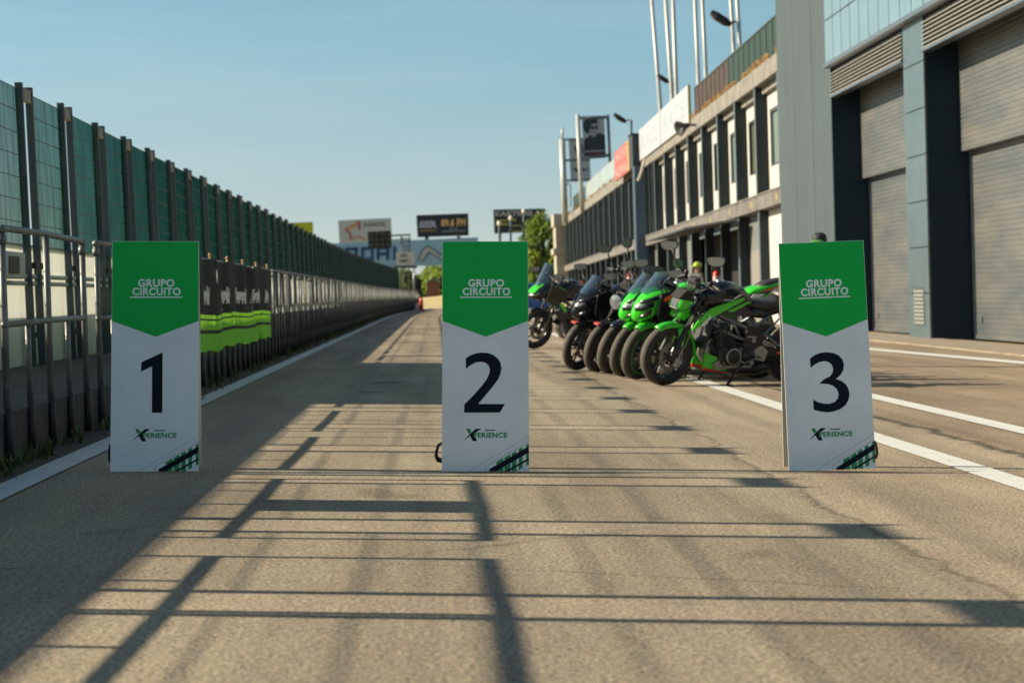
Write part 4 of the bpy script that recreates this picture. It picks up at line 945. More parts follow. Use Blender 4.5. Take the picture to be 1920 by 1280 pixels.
mb.add([px_at(x, y, 249.9) - c for x, y in ((828, 432.5), (873, 431), (873, 434.5), (828, 436))], [(0, 1, 2, 3)]); mb.add([px_at(x, y, 249.9) - c for x, y in ((842, 427.5), (858, 427), (858, 430), (842, 430.5))], [(0, 1, 2, 3)])
mb.build("stripe", [M("print_brown", (.22, .12, .07), .6), M("print_slate", (.15, .19, .24), .6)], e)
pposts(e, c, 250.5, (800, 860), 443, FRAMEG, .25)
e, c = board_px("billboard", "black karting billboard with a yellow track outline on two posts", "billboard", 270, [(925, 393), (1022, 391), (1023, 434), (927, 438)], M("billboard_black", (.012, .018, .022), .5, 0, .05, .2))
ptxt(e, c, "KARTING", 270, 928, 998, 404.5, 9, M("print_mauve_white", (.42, .38, .40), .6), -.02, .06)
YTR = M("print_yellow_green", (.34, .30, .08), .6)
trk = MB(); c_ = c
def band2(pts, wd):
    for (x0, y0), (x1, y1) in zip(pts[:-1], pts[1:]):
        l = math.hypot(x1 - x0, y1 - y0); nx, ny = -(y1 - y0) / l * wd / 2, (x1 - x0) / l * wd / 2; ex, ey = (x1 - x0) / l * wd * .3, (y1 - y0) / l * wd * .3
        trk.add([px_at(x, y, 269.9) - c for x, y in ((x0 + nx - ex, y0 + ny - ey), (x1 + nx + ex, y1 + ny + ey), (x1 - nx + ex, y1 - ny + ey), (x0 - nx - ex, y0 - ny - ey))], [(0, 1, 2, 3)])
band2([(954, 434), (960, 424), (972, 422), (978, 425), (984, 430), (990, 424), (994, 413), (1004, 402), (1016, 399), (1017, 403), (1010, 407), (998, 418)], 3); band2([(954, 434), (980, 433), (990, 431)], 2.4)
trk.build("track_outline", YTR, e)
trk = MB(); band2([(929, 414), (967, 412)], 4); band2([(929, 421), (952, 420)], 4); trk.build("stripe", YTR, e)
pposts(e, c, 270.5, (937, 982), 436, FRAMEG, .2)
for x, y, lb in ((936, 419, "leftmost of three white globe lamp posts before the karting board"), (957.5, 409, "middle of three white globe lamp posts before the karting board"), (982, 396, "rightmost and tallest white globe lamp post before the karting board")):
    Yl = 190; c = px_at(x, y, Yl); e = empty("lamp_post", (c.x, c.y, 0), lb, "lamp post", "white lamp posts before the karting board")
    mb = MB(); mb.smooth = True; mb.tube([(0, 0, -.1), (0, 0, c.z)], .10, 8); mb.build("post", FINS, e)
    mb = MB(); mb.smooth = True; mb.ball((0, 0, c.z), .20, 12, (1, 1, 1.2)); mb.build("globe", M("globe_white", (.7, .66, .6), .5), e)
e, c = board_px("billboard", "yellow board showing above the green screen fence", "billboard", 240, [(541, 418), (586.5, 416), (587, 446), (545, 448)], M("board_yellow", (.42, .44, .01), .5, 0, .03, .3)); pposts(e, c, 240.4, (550, 580), 446, FRAMEG, .2)

# traffic light at the wall end
c = px_at(785, 577, 138); e = empty("traffic_light", (c.x, c.y, 0), "black traffic light with hoods at the end of the pit wall", "traffic light")
zt = px_at(785, 523, 138).z
mb = MB(); mb.smooth = True; mb.tube([(0, 0, -.05), (0, 0, zt - 1.0)], .05, 8); mb.build("pole", PLASTIC, e)
mb = MB(); mb.box((-.22, -.1, zt - 1.05), (.16, .15, zt), bev=.02); mb.build("housing", PLASTIC, e)
for i in range(3):
    mb = MB(); mb.smooth = True; z = zt - .17 - i * .34; mb.lathe([(.12, .0), (.13, -.28), (.12, -.28), (.11, 0)], 14, 'y', (0.08, -.1, z)); mb.build("hood", PLASTIC, e)
mb = MB(); mb.smooth = True; mb.ball((-.02, -.2, zt - 1.25), .16, 10); mb.build("round_lamp", WHITEP, e)
c = px_at(790, 578, 128); e = empty("marker_post", (c.x, c.y, 0), "red and white marker post standing below the traffic light", "marker post")
mb = MB(); mb.smooth = True; mb.lathe([(.16, 0), (.13, .3), (.11, .62), (.09, .80), (.02, .83)], 14, 'z'); mb.build("post", REDP, e); mb = MB(); mb.smooth = True; mb.lathe([(.13, 0), (.13, .45), (.02, .47)], 14, 'z', (-.26, .1, 0)); mb.build("white_block", WHITEP, e)

# bank of dry grass, hut, hedge trees
mb = MB(); n = 30; vs = []
for i in range(n + 1):
    x = -20 + 60 * i / n; h = .9 + .5 * noise.noise(Vector((x * .15, 0, 0)))
    vs += [(x, 158, -.03), (x, 168, h * .8), (x, 190, h)]
mb.smooth = True; mb.add(vs, [(3 * i + a, 3 * i + 3 + a, 3 * i + 4 + a, 3 * i + 1 + a) for i in range(n) for a in (0, 1)]); tag(mb.build("grass_bank", M("bank_dry_grass", (.50, .40, .20), .95, 0, .15, .5)), kind="structure")
c = px_at(812, 562, 188); e = empty("hut", (c.x, c.y, .6), "small reddish brown hut among the distant trees", "hut")
mb = MB(); mb.box((-.6, -.5, 0), (.6, .5, 1.5)); mb.build("wall", M("hut_brown", (.16, .07, .05), .8), e)
mb = MB(); mb.prism([(-.75, 1.5), (.75, 1.5), (0, 2.0)], lambda u, v: (u, -.6, v), lambda u, v: (u, .6, v)); mb.build("roof", M("hut_roof", (.10, .06, .05), .8), e)
c = px_at(1003, 566, 150); mb = MB(); mb.box((-1.6, 0, 0), (1.9, .5, 1.9), bev=.05); mb.box((-1.65, -.03, 1.5), (1.95, .53, 1.6)); bb = mb.build("barrier", BLUEP); bb.location = (c.x, c.y, 0); tag(bb, "blue barrier block seen between sign 2 and the far touring motorcycle", "barrier")

LEAF = [M("leaf_dark", (.045, .085, .018), .6, 0, .2, 3), M("leaf_mid", (.15, .22, .03), .6, 0, .2, 3), M("leaf_light", (.34, .38, .05), .6, 0, .2, 3)]
for m_ in LEAF:
    n_ = m_.node_tree; t_ = n_.nodes.new("ShaderNodeBsdfTranslucent"); t_.inputs[0].default_value = (.22, .34, .04, 1); x_ = n_.nodes.new("ShaderNodeMixShader"); x_.inputs[0].default_value = .35
    n_.links.new(n_.nodes["Principled BSDF"].outputs[0], x_.inputs[1]); n_.links.new(t_.outputs[0], x_.inputs[2]); n_.links.new(x_.outputs[0], n_.nodes["Material Output"].inputs[0])
BARK = M("bark", (.10, .075, .05), .9, 0, .2, 8)
def tree(label, x, y, h, rad, seed, n=1600, leaf=.22, base=.12, grp=None):
    r_ = random.Random(seed); e = empty("tree", (x, y, -.03), label, "tree", grp)
    mb = MB(); mb.smooth = True; mb.tube([(0, 0, -.1), (.05, 0, h * .3), (0, .05, h * .6), (0, 0, h * .92)], [rad * .1, rad * .08, rad * .05, .02], 8)
    clumps = []
    for i in range(46):
        t = r_.uniform(base, .97); env = rad * (math.sin(math.pi * min(1, (t * .9 + .12))) ** .7) * r_.uniform(.55, 1.05); a = r_.random() * 6.283
        c = Vector((math.cos(a) * env * .8, math.sin(a) * env * .8, t * h)); clumps.append((c, rad * r_.uniform(.2, .42), r_.random()))
        mb.tube([(0, 0, t * h * .8), c * .6 + Vector((0, 0, t * h * .35)), c], [rad * .03, rad * .02, .01], 5)
    mb.build("trunk", BARK, e)
    mb = MB()
    for i in range(n):
        c, cr, tone = r_.choice(clumps); d = Vector((r_.gauss(0, 1), r_.gauss(0, 1), r_.gauss(0, .8))).normalized() * cr * r_.random() ** .4
        p = c + d; u = Vector((r_.gauss(0, 1), r_.gauss(0, 1), r_.gauss(0, 1))).normalized(); v = u.orthogonal().normalized(); s = leaf * r_.uniform(.5, 1.2)
        mb.cur = 0 if tone < .35 else (1 if tone < .75 else 2); mb.add([p - u * s, p + v * s * .5, p + u * s, p - v * s * .5], [(0, 1, 2, 3)])
    mb.build("crown", LEAF, e); return e
p = px_at(1020, 500, 190); tree("tall green tree beside the far end of the pit building", p.x, 190, 8.6, 2.9, 11, 9000, .22, .04)
p = px_at(1048, 500, 196); tree("darker green tree touching the far end wall of the pit building", p.x, 196, 7.8, 2.2, 12, 6000, .22, .03)
p = px_at(996, 500, 186); tree("smaller green tree just right of sign 2", p.x, 186, 6.0, 1.7, 13, 3600, .20, .03)
hz = [(738, 2.6, 2), (755, 3.4, 2.1), (772, 2.8, 1.6), (800, 3.3, 2.2), (815, 3.9, 2.6), (832, 4.4, 2.6), (850, 4.0, 2.8), (868, 3.6, 2.4), (975, 3.6, 2.4)]
lb = ["low distant tree seen over the pit wall, leftmost of its row", "distant tree behind the lattice mast", "low distant tree left of the traffic light", "distant tree just right of the traffic light", "distant bushy tree behind the brown hut",
      "distant tree at the left edge of sign 2", "distant tree hidden behind the left of sign 2", "distant tree hidden behind the middle of sign 2", "distant tree hidden behind the right of sign 2"]
for i, (x, h, r_) in enumerate(hz):
    Y = 215 + (i * 37) % 30; p = px_at(x, 550, Y); tree(lb[i], p.x, Y, h * 1.15, r_, 20 + i, 1300, .26, .02, "distant trees at the end of the lane")
for x, y in ((802, 510), (816, 509), (828, 508)):
    p = px_at(x, y, 300); e = empty("distant_lamp_post", (p.x, p.y, 0), {802: "faint far lamp post above the trees, leftmost of three", 816: "faint far lamp post above the trees, middle of three", 828: "faint far lamp post above the trees, nearest sign 2"}[x], "lamp post", "faint far lamp posts")
    mb = MB(); mb.smooth = True; mb.tube([(0, 0, 0), (0, 0, p.z)], .08, 6); mb.build("post", FINS, e); mb = MB(); mb.box((-.35, -.2, p.z), (.35, .2, p.z + .18)); mb.build("lamp_head", FINS, e)

# fire extinguishers standing against the old building's lower front
def ext(label, x, y, h, Y):
    p = px_at(x, y, Y); e = empty("fire_extinguisher", p, label, "fire extinguisher", "red fire extinguishers along the garages"); r_ = h * .17
    mb = MB(); mb.smooth = True; mb.lathe([(.001, 0), (r_, .01), (r_, h * .72), (r_ * .7, h * .82), (r_ * .3, h * .86)], 16, 'z'); mb.build("cylinder", REDP, e)
    mb = MB(); mb.smooth = True; mb.lathe([(r_ * 1.01, h * .30), (r_ * 1.01, h * .6)], 16, 'z'); mb.build("label_band", M("ext_label", (.55, .40, .40), .5), e)
    mb = MB(); mb.smooth = True; mb.tube([(0, 0, h * .84), (0, 0, h * .95)], r_ * .25, 8); mb.tube([(0, 0, h * .93), (r_ * 1.2, -r_ * .3, h * .9), (r_ * 1.35, -r_ * .3, h * .45)], r_ * .14, 6); mb.box((-r_ * .7, -.02, h * .94), (r_ * .7, .02, h * 1.0)); mb.build("valve", PLASTIC, e)
    mb = MB(); mb.tube([(0, 0, -p.z), (0, 0, 0.0)], .035, 8); mb.box((-r_, -r_, -.05), (r_, r_, -.005)); mb.build("stand", FRAMEG, e)
ext("large red fire extinguisher beside the grey garage door", 1343, 539, .72, 74)
for x, y, h, Y, l in ((1090, 548, .95, 150, "red fire extinguisher third from the far end of the garages"), (1076, 546, .85, 160, "orange red fire extinguisher second from the far end of the garages"), (1060, 546, .75, 168, "small red fire extinguisher at the far end of the garages"), (1111, 549, .9, 138, "red fire extinguisher behind the dark motorcycle mirrors"), (1180, 537, .8, 104, "red fire extinguisher standing by the blue pillar")):
    ext(l, x, y, h, Y)
# ------------------------------------------------------------------ motorcycles
WR = 0.305
def wheel_profile(r_out, wt):
    # tyre cross section (radius, y)
    pr = []
    for i in range(15):
        a = math.pi * (i / 14) - math.pi / 2
        pr.append((r_out - wt * .55 + wt * .55 * math.cos(a) ** .8 if math.cos(a) > 1e-6 else r_out - wt * .55, wt * .5 * math.sin(a)))
    pr += [(r_out - wt * .80, wt * .40), (r_out - wt * .80, -wt * .40)]
    return pr
def build_bike(label, contact, heading, style, c1=K_GREEN, c2=K_BLACK, rimc=None, steer=18, lean=9, fender=None, tailc=None, mirrors='sport', group="motorcycles parked in a row beside the lane", scale=1.05, frameg=FRAMEG, reflector=False, tailpaint=False, phone=False):
    fender = fender or c2; tailc = tailc or c2
    e = empty("motorcycle", (contact[0], contact[1], 0), label, "motorcycle", group)
    T = Matrix.Translation(Vector((contact[0], contact[1], 0))) @ Matrix.Rotation(R(180 + heading), 4, 'Z') @ Matrix.Rotation(-R(lean), 4, 'X') @ Matrix.Translation(Vector((-.70 * scale, 0, 0))) @ Matrix.Scale(scale, 4)
    T0 = Matrix.Translation(Vector((contact[0], contact[1], 0)))
    L = T0.inverted() @ T
    # steering axis
    A = Vector((.70, 0, WR)); Bp = Vector((.43, 0, .90)); ax = (Bp - A).normalized()
    pivot = Vector((.40, 0, .90))
    St = Matrix.Translation(pivot) @ Matrix.Rotation(R(steer), 4, ax) @ Matrix.Translation(-pivot)
    def B(mb, name, mats, par=None, steered=False):
        if steered: mb.xf(lambda p: St @ p)
        mb.xf(lambda p: L @ p); return mb.build(name, mats, par or e)
    def wheel(cx, w_, name, disc_r, steered):
        t = MB(); t.smooth = True; pr = wheel_profile(WR, w_); n = 48
        vs0 = len(t.v); t.lathe(pr, n, 'y', (cx, 0, WR), closed=True)
        # tread faces get the dusty tread material
        k = 0
        m_ = len(pr)
        for i in range(m_):
            for _ in range(n):
                t.m[k] = 1 if 3 <= i <= 10 else 0; k += 1
        rim = MB(); rim.smooth = True; rr = WR - w_ * .78
        rim.lathe([(rr, w_ * .36), (rr + .008, w_ * .40), (rr + .012, w_ * .36), (rr - .012, w_ * .28), (rr - .018, 0), (rr - .012, -w_ * .28), (rr + .012, -w_ * .36), (rr + .008, -w_ * .40), (rr, -w_ * .36), (rr - .02, -w_ * .3), (rr - .03, 0), (rr - .02, w_ * .3)], 40, 'y', (cx, 0, WR), closed=True)
        rim.lathe([(.001, .05), (.045, .05), (.05, .03), (.05, -.03), (.045, -.05), (.001, -.05)], 20, 'y', (cx, 0, WR))
        rim.smooth = False
        for k_ in range(5):
            for da in (-.16, .16):
                a = 2 * math.pi * k_ / 5 + .3; p0 = Vector((math.cos(a) * .035, 0, math.sin(a) * .035)); p1 = Vector((math.cos(a + da) * (rr - .01), 0, math.sin(a + da) * (rr - .01)))
                C = Vector((cx, 0, WR)); rim.tube([C + p0, C + p1], [.017, .011], 6)
        r_ = B(rim, name, K_BLACK, None, steered); B(t, "tyre", [TYRE, TREAD], r_, steered)
        if rimc:
            s = MB(); s.lathe([(rr - .006, w_ * .415), (rr + .006, w_ * .418), (rr + .006, w_ * .425), (rr - .006, w_ * .422)], 48, 'y', (cx, 0, WR), closed=True); B(s, 'rim_stripe', rimc, r_, steered)
        d = MB(); d.lathe([(disc_r, .002), (disc_r, -.002), (disc_r - .045, -.002), (disc_r - .045, .002)], 36, 'y', (cx, .066, WR), closed=True)
        for k_ in range(8):
            a = 2 * math.pi * k_ / 8; C = Vector((cx, .066, WR)); d.tube([C + Vector((math.cos(a) * .05, 0, math.sin(a) * .05)), C + Vector((math.cos(a + .25) * (disc_r - .04), 0, math.sin(a + .25) * (disc_r - .04)))], .005, 5)
        B(d, "brake_disc", DISCM, r_, steered)
        return r_
    wheel(.70, .104, "front_wheel", .145, True); wheel(-.70, .14, "rear_wheel", .11, False)
    # fork
    f = MB(); f.smooth = True
    for s in (-1, 1):
        y = s * .095; top = Bp + Vector((-.012, y, .03)); bot = A + Vector((.01, y, .0)); mid = A.lerp(Bp, .52) + Vector((0, y, 0))
        f.mat(0).tube([bot + Vector((0, 0, -.03)), bot, mid], [.022, .027, .028], 12); f.mat(1).tube([mid, top], .021, 12); f.mat(0).tube([A.lerp(Bp, .72) + Vector((0, y, 0)), top], .027, 12)
        f.mat(0).tube([A + Vector((0, y * .3, 0)), A + Vector((0, y * 1.2, 0))], .014, 10)
    f.smooth = False
    f.mat(2); T1 = Matrix.Translation(Bp) @ Matrix.Rotation(-R(24), 4, 'Y'); f.box((-.05, -.125, -.02), (.05, .125, .012), T1, bev=.01); f.box((-.04, -.12, -.20), (.05, .12, -.165), T1, bev=.01)
    B(f, "fork", [PLASTIC, STEEL, DARKMET], None, True)
    c = MB(); c.box((.60, .055, .20), (.66, .105, .30), bev=.01); c.tube([(.62, .09, .3), (.55, .1, .45), (.47, .1, .75)], .006, 6); B(c, "brake_caliper", ALU, None, True)
    # front fender: curved strip around the wheel
    fd = MB(); fd.smooth = True; a0, a1 = (60, 188) if style != 'adv' else (64, 160); n = 20; vs = []; fs = []
    for i in range(n + 1):
        a = R(a0 + (a1 - a0) * i / n); tt = i / n; wdt = .068 * (.45 + .55 * math.sin(math.pi * min(1, tt * 1.05 + .08)) ** .6); rr = WR + .022
        for (yy, dr) in ((-wdt, -.035), (-wdt * .8, -.002), (0, .012), (wdt * .8, -.002), (wdt, -.035), (wdt * .9, -.040), (0, .004), (-wdt * .9, -.040)):
            vs.append((.70 + math.cos(a) * (rr + dr), yy, WR + math.sin(a) * (rr + dr)))
    for i in range(n):
        for k_ in range(8): fs.append((i * 8 + k_, i * 8 + (k_ + 1) % 8, (i + 1) * 8 + (k_ + 1) % 8, (i + 1) * 8 + k_))
    fs.append(tuple(range(8))); fs.append(tuple(n * 8 + k_ for k_ in range(7, -1, -1)))
    fd.add(vs, fs)
    for s in (-1, 1): fd.plate([(.66, .58), (.60, .60), (.55, .52), (.585, .40), (.62, .44)], s * .080 - .006, s * .080 + .006)
    B(fd, "front_fender", fender, None, True)
    if reflector:
        q = MB(); q.box((.86, -.03, .605), (.92, .03, .625), Matrix.Identity(4)); B(q, "fender_emblem", M("emblem_red", (.7, .12, .12), .4), None, True)
    # frame
    fr = MB(); fr.smooth = True
    for s in (-1, 1):
        y = s * .13
        fr.tube([(.37, s * .04, .84), (.22, y, .72), (-.02, y * 1.1, .62), (-.22, y, .54), (-.26, y, .34)], .017, 8)
        fr.tube([(.36, s * .04, .72), (.20, y, .58), (.02, y * 1.1, .50), (-.20, y, .44)], .015, 8)
        for (a, b) in (((.27, y * .9, .76), (.20, y, .58)), ((.20, y, .58), (.06, y * 1.05, .655)), ((.06, y * 1.05, .655), (-.02, y * 1.1, .49)), ((.20, y, .57), (.16, y, .36))): fr.tube([a, b], .012, 8)
        fr.tube([(-.18, y, .60), (-.42, s * .09, .74), (-.72, s * .06, .84)], .013, 8); fr.tube([(-.24, y, .46), (-.60, s * .08, .78)], .011, 8)
    fr.tube([(.42, 0, .92), (.36, 0, .74)], .035, 10)
    B(fr, "frame", frameg)
    sp = MB(); 
    for s in (-1, 1): sp.plate([(-.10, .62), (-.24, .60), (-.28, .48), (-.25, .30), (-.18, .24), (-.10, .28), (-.06, .42)], s * .145 - .012, s * .145 + .012)
    B(sp, "pivot_plate", PLASTIC)
    # engine
    en = MB(); en.mat(0)
    en.box((-.20, -.17, .22), (.20, .17, .40), bev=.03); Tc = Matrix.Translation(Vector((.10, 0, .38))) @ Matrix.Rotation(R(22), 4, 'Y')
    for i in range(7): en.box((-.09, -.15, .0 + i * .027), (.10, .15, .017 + i * .027), Tc, bev=.004)
    en.box((-.075, -.13, 0), (.085, .13, .2), Tc); en.box((-.09, -.155, .19), (.10, .155, .25), Tc, bev=.02)
    en.smooth = True
    for s in (-1, 1):
        en.lathe([(.001, s * .205), (.07, s * .205), (.088, s * .19), (.095, s * .16)], 24, 'y', (.06, 0, .315)); en.lathe([(.001, s * .195), (.05, s * .195), (.066, s * .18), (.07, s * .15)], 20, 'y', (-.11, 0, .32))
    en.mat(1).lathe([(.072, .2055), (.078, .2075), (.084, .203)], 24, 'y', (.06, 0, .315)); en.smooth = False
    en.mat(1).box((-.16, .165, .20), (.14, .18, .225), bev=.004); en.plate([(.0, .20), (.22, .17), (.26, .235), (.14, .30), (.06, .24)], .11, .15)
    for bx, bz in ((.12, .38), (-.03, .39), (-.18, .36), (.15, .25), (-.17, .25), (-.02, .23)): en.lathe([(.001, .178), (.009, .178), (.010, .168)], 8, 'y', (bx, 0, bz))
    B(en, "engine", [DARKMET, ALU])
    rd = MB(); Tr = Matrix.Translation(Vector((.335, 0, .52))) @ Matrix.Rotation(-R(14), 4, 'Y'); rd.box((-.02, -.15, -.14), (.02, .15, .15), Tr, bev=.006)
    for i in range(12): rd.box((.021, -.14, -.13 + i * .023), (.025, .14, -.122 + i * .023), Tr)
    B(rd, "radiator", M("radiator_black", (.03, .03, .03), .5, .3, .1))
    # exhaust
    ex = MB(); ex.smooth = True
    for y in (-.07, .0, .07): ex.mat(0).tube([(.20, y, .50), (.30, y, .44), (.31, y, .30), (.24, y * .8, .18), (.10, y * .5, .145), (-.10, 0, .15)], .018, 8)
    ex.mat(1).loft([(.06, .12, .19, .07), (-.02, .105, .22, .11), (-.28, .105, .23, .12), (-.40, .14, .25, .09)], 3.0, 16)
    ex.mat(1).tube([(-.36, -.12, .22), (-.50, -.17, .32), (-.58, -.19, .37)], .028, 10); ex.mat(2).tube([(-.56, -.19, .36), (-.66, -.20, .42), (-.90, -.21, .50), (-.92, -.21, .508)], [.04, .058, .058, .045], 14)
    B(ex, "exhaust", [ALU, DARKMET, STEEL])
    # swingarm, chain, shock
    sw = MB()
    for s in (-1, 1):
        sw.prism([(-.20, .44), (-.34, .44), (-.50, .37), (-.74, .335), (-.76, .285), (-.70, .265), (-.30, .31), (-.20, .36)], lambda u, v: (u, s * .115 - .014, v), lambda u, v: (u, s * .115 + .014, v))
    sw.mat(1); sw.plate([(-.30, .47), (-.42, .435), (-.44, .36), (-.30, .36)], .131, .137)
    sw.mat(2).box((-.66, .13, .325), (-.46, .1325, .35), Matrix.Translation(Vector((0, 0, 0)))); sw.mat(0)
    sw.plate([(-.24, .395), (-.24, .41), (-.78, .375), (-.80, .32), (-.77, .33), (-.74, .355)], .150, .160)
    B(sw, "swingarm", [DARKMET, ALU, ORANGE])
    ch = MB(); ch.tube([(-.18, .155, .375), (-.70, .155, .372)], .008, 6); ch.tube([(-.18, .155, .30), (-.70, .155, .238)], .009, 6); ch.lathe([(.066, .15), (.072, .155), (.066, .16)], 24, 'y', (-.70, 0, WR)); B(ch, "chain", DARKMET)
    sh = MB(); sh.smooth = True; p0, p1 = Vector((-.34, .03, .40)), Vector((-.20, .03, .66)); 
    pts = []
    for i in range(80):
        t_ = i / 79; a = t_ * 2 * math.pi * 7; c_ = p0.lerp(p1, t_); u = Vector((.87, 0, -.5)) ; pts.append(c_ + u * .035 * math.cos(a) + Vector((0, 1, 0)) * .035 * math.sin(a))
    sh.tube(pts, .007, 5); sh.tube([p0, p1], .018, 8); B(sh, "shock_absorber", ALU)
    # stand and pegs
    ks = MB(); ks.smooth = True; foot = Vector((.17, .30, .30 * math.tan(R(lean)) + .012)); ks.mat(0).tube([(-.10, .15, .26), (.02, .20, .18), foot], [.016, .014, .013], 8); ks.smooth = False
    ks.box((-.05, -.03, -.008), (.06, .03, .004), Matrix.Translation(foot) @ Matrix.Rotation(R(lean), 4, 'X')); ks.mat(0).tube([foot + Vector((-.02, 0, .01)), foot + Vector((-.04, .05, .06))], .005, 5)
    B(ks, "kickstand", PLASTIC)
    pg = MB(); pg.plate([(-.18, .38), (-.26, .42), (-.34, .36), (-.30, .26), (-.20, .28)], .16, .172); pg.tube([(-.22, .17, .31), (-.22, .27, .31)], .012, 8); pg.tube([(-.22, .18, .30), (-.06, .20, .25), (.0, .19, .27)], .006, 6)
    pg.tube([(-.02, .18, .27), (-.02, .235, .27)], .009, 6); pg.tube([(-.30, .16, .52), (-.42, .19, .44), (-.40, .19, .40)], .010, 6); pg.tube([(-.42, .17, .43), (-.42, .26, .43)], .011, 6); pg.lathe([(.001, .18), (.022, .18), (.024, .165)], 12, 'y', (-.16, 0, .25)); pg.lathe([(.001, .17), (.02, .17), (.022, .15)], 12, 'y', (-.17, 0, .47))
    B(pg, "footpeg", ALU)
    # tank, seat, tail
    tk = MB(); tk.smooth = True; up = .03 if style == 'adv' else 0
    tk.loft([(.40, .80, .90 + up, .06), (.36, .76, .965 + up, .11), (.28, .74, 1.02 + up, .145), (.16, .735, 1.045 + up, .160), (.04, .735, 1.03 + up, .158), (-.06, .735, .985 + up, .14), (-.14, .735, .92 + up, .11), (-.19, .74, .86, .085)], 2.5, 24)
    tank = B(tk, "tank", c2 if style == 'naked' else (c1 if style == 'sport' and c1 is K_GREEN else c2))
    cp = MB(); cp.smooth = True; cp.lathe([(.001, .02), (.04, .018), (.045, .0)], 18, 'z', (.17, 0, 1.035 + up)); B(cp, "filler_cap", STEEL, tank)
    st = MB(); st.smooth = True
    st.loft([(-.12, .78, .875, .07), (-.18, .76, .865, .11), (-.30, .75, .85, .14), (-.42, .77, .87, .13), (-.47, .80, .92, .10)], 2.6, 20); st.loft([(-.46, .84, .935, .09), (-.52, .86, .97, .105), (-.66, .90, .99, .10), (-.78, .93, 1.0, .06)], 2.6, 20); B(st, "seat", SEATM)
    tl = MB(); tl.smooth = True
    tl.loft([(-.16, .68, .80, .10), (-.30, .67, .79, .12), (-.48, .72, .85, .12), (-.66, .80, .92, .10), (-.84, .90, .975, .06), (-.93, .94, .975, .03)], 3.0, 20); tail = B(tl, "tail", tailc if not tailpaint else K_GREEN)
    if tailpaint:
        q = MB(); q.smooth = True; q.loft([(-.42, .86, .92, .08), (-.54, .895, .985, .105), (-.76, .965, 1.04, .10), (-.95, 1.025, 1.08, .06), (-1.05, 1.05, 1.08, .02)], 2.8, 18); tl2 = B(q, "tail_cowl", K_GREEN)
        q = MB(); q.smooth = True; q.loft([(-.60, .95, 1.01, .06), (-.70, .98, 1.055, .085), (-.86, 1.03, 1.085, .07), (-.93, 1.05, 1.09, .04)], 2.6, 16); B(q, "pillion_pad", SEATM, tl2)
        q = MB(); q.smooth = False
        for s in (-1, 1):
            q.mat(0).plate([(-.62, .945), (-.84, 1.005), (-.90, 1.03), (-.66, .975)], s * .108 - .003, s * .108 + .003); q.mat(1).plate([(-.46, .87), (-.60, .89), (-.66, .93), (-.52, .925)], s * .111 - .003, s * .111 + .003)
        B(q, "cowl_stripe", [ORANGE, WHITEP], tl2)
    q = MB(); q.smooth = False
    if tailpaint:
        for s in (-1, 1):
            q.mat(0).plate([(-.36, .775), (-.56, .82), (-.60, .845), (-.38, .80)], s * .126 - .002, s * .126 + .002); q.mat(1).plate([(-.30, .74), (-.50, .78), (-.56, .815), (-.33, .775)], s * .128 - .002, s * .128 + .002); q.mat(2).plate([(-.18, .70), (-.46, .74), (-.55, .79), (-.20, .73)], s * .127 - .002, s * .127 + .002)
        B(q, "tail_stripe", [ORANGE, WHITEP, K_BLACK], tail)
    q = MB(); q.box((-.95, -.05, .925), (-.90, .05, .965), bev=.01); B(q, "tail_light", REDP, tail)
    pq = MB(); pq.tube([(-.80, 0, .88), (-.98, 0, .62)], .02, 6); pq.plate([(-.97, .70), (-1.03, .56), (-1.0, .55), (-.95, .69)], -.09, .09); pq.tube([(-.90, -.16, .80), (-.90, .16, .80)], .01, 6); pq.ball((-.90, .18, .80), .03, 8); pq.ball((-.90, -.18, .80), .03, 8); B(pq, "plate_holder", PLASTIC, tail)
    # handlebar and controls
    hb = MB(); hb.smooth = True; hz_ = .03 if style == 'naked' else (.12 if style in ('adv', 'retro') else -.03); wd = .37 if style != 'sport' else .34; bx = .38 if style != 'sport' else .40
    hb.mat(0)
    hb.tube([(bx, -wd, .97 + hz_), (bx + .04, -.22, 1.01 + hz_), (bx + .03, -.10, .99 + hz_ * .6), (bx + .03, .10, .99 + hz_ * .6), (bx + .04, .22, 1.01 + hz_), (bx, wd, .97 + hz_)], .012, 8)
    hb.mat(1)
    for s in (-1, 1):
        hb.tube([(bx + .035, s * .24, 1.007 + hz_), (bx - .002, s * (wd + .01), .968 + hz_)], .019, 10); hb.tube([(bx + .06, s * .22, 1.0 + hz_), (bx + .085, s * .25, 1.0 + hz_), (bx + .045, s * (wd - .01), .96 + hz_)], .007, 6)
        hb.ball((bx + .05, s * .20, 1.02 + hz_), .028, 8); hb.tube([(bx + .04, s * .22, 1.0 + hz_), (bx + .10, s * .1, .95), (bx + .02, s * .05, .80)], .006, 6)
    hb.ball((bx + .05, -.19, 1.06 + hz_), .026, 8); hb.smooth = False; hb.box((.43, -.08, .965), (.50, .08, 1.05), bev=.015)
    h_ = B(hb, "handlebar", [DARKMET, PLASTIC], None, True)
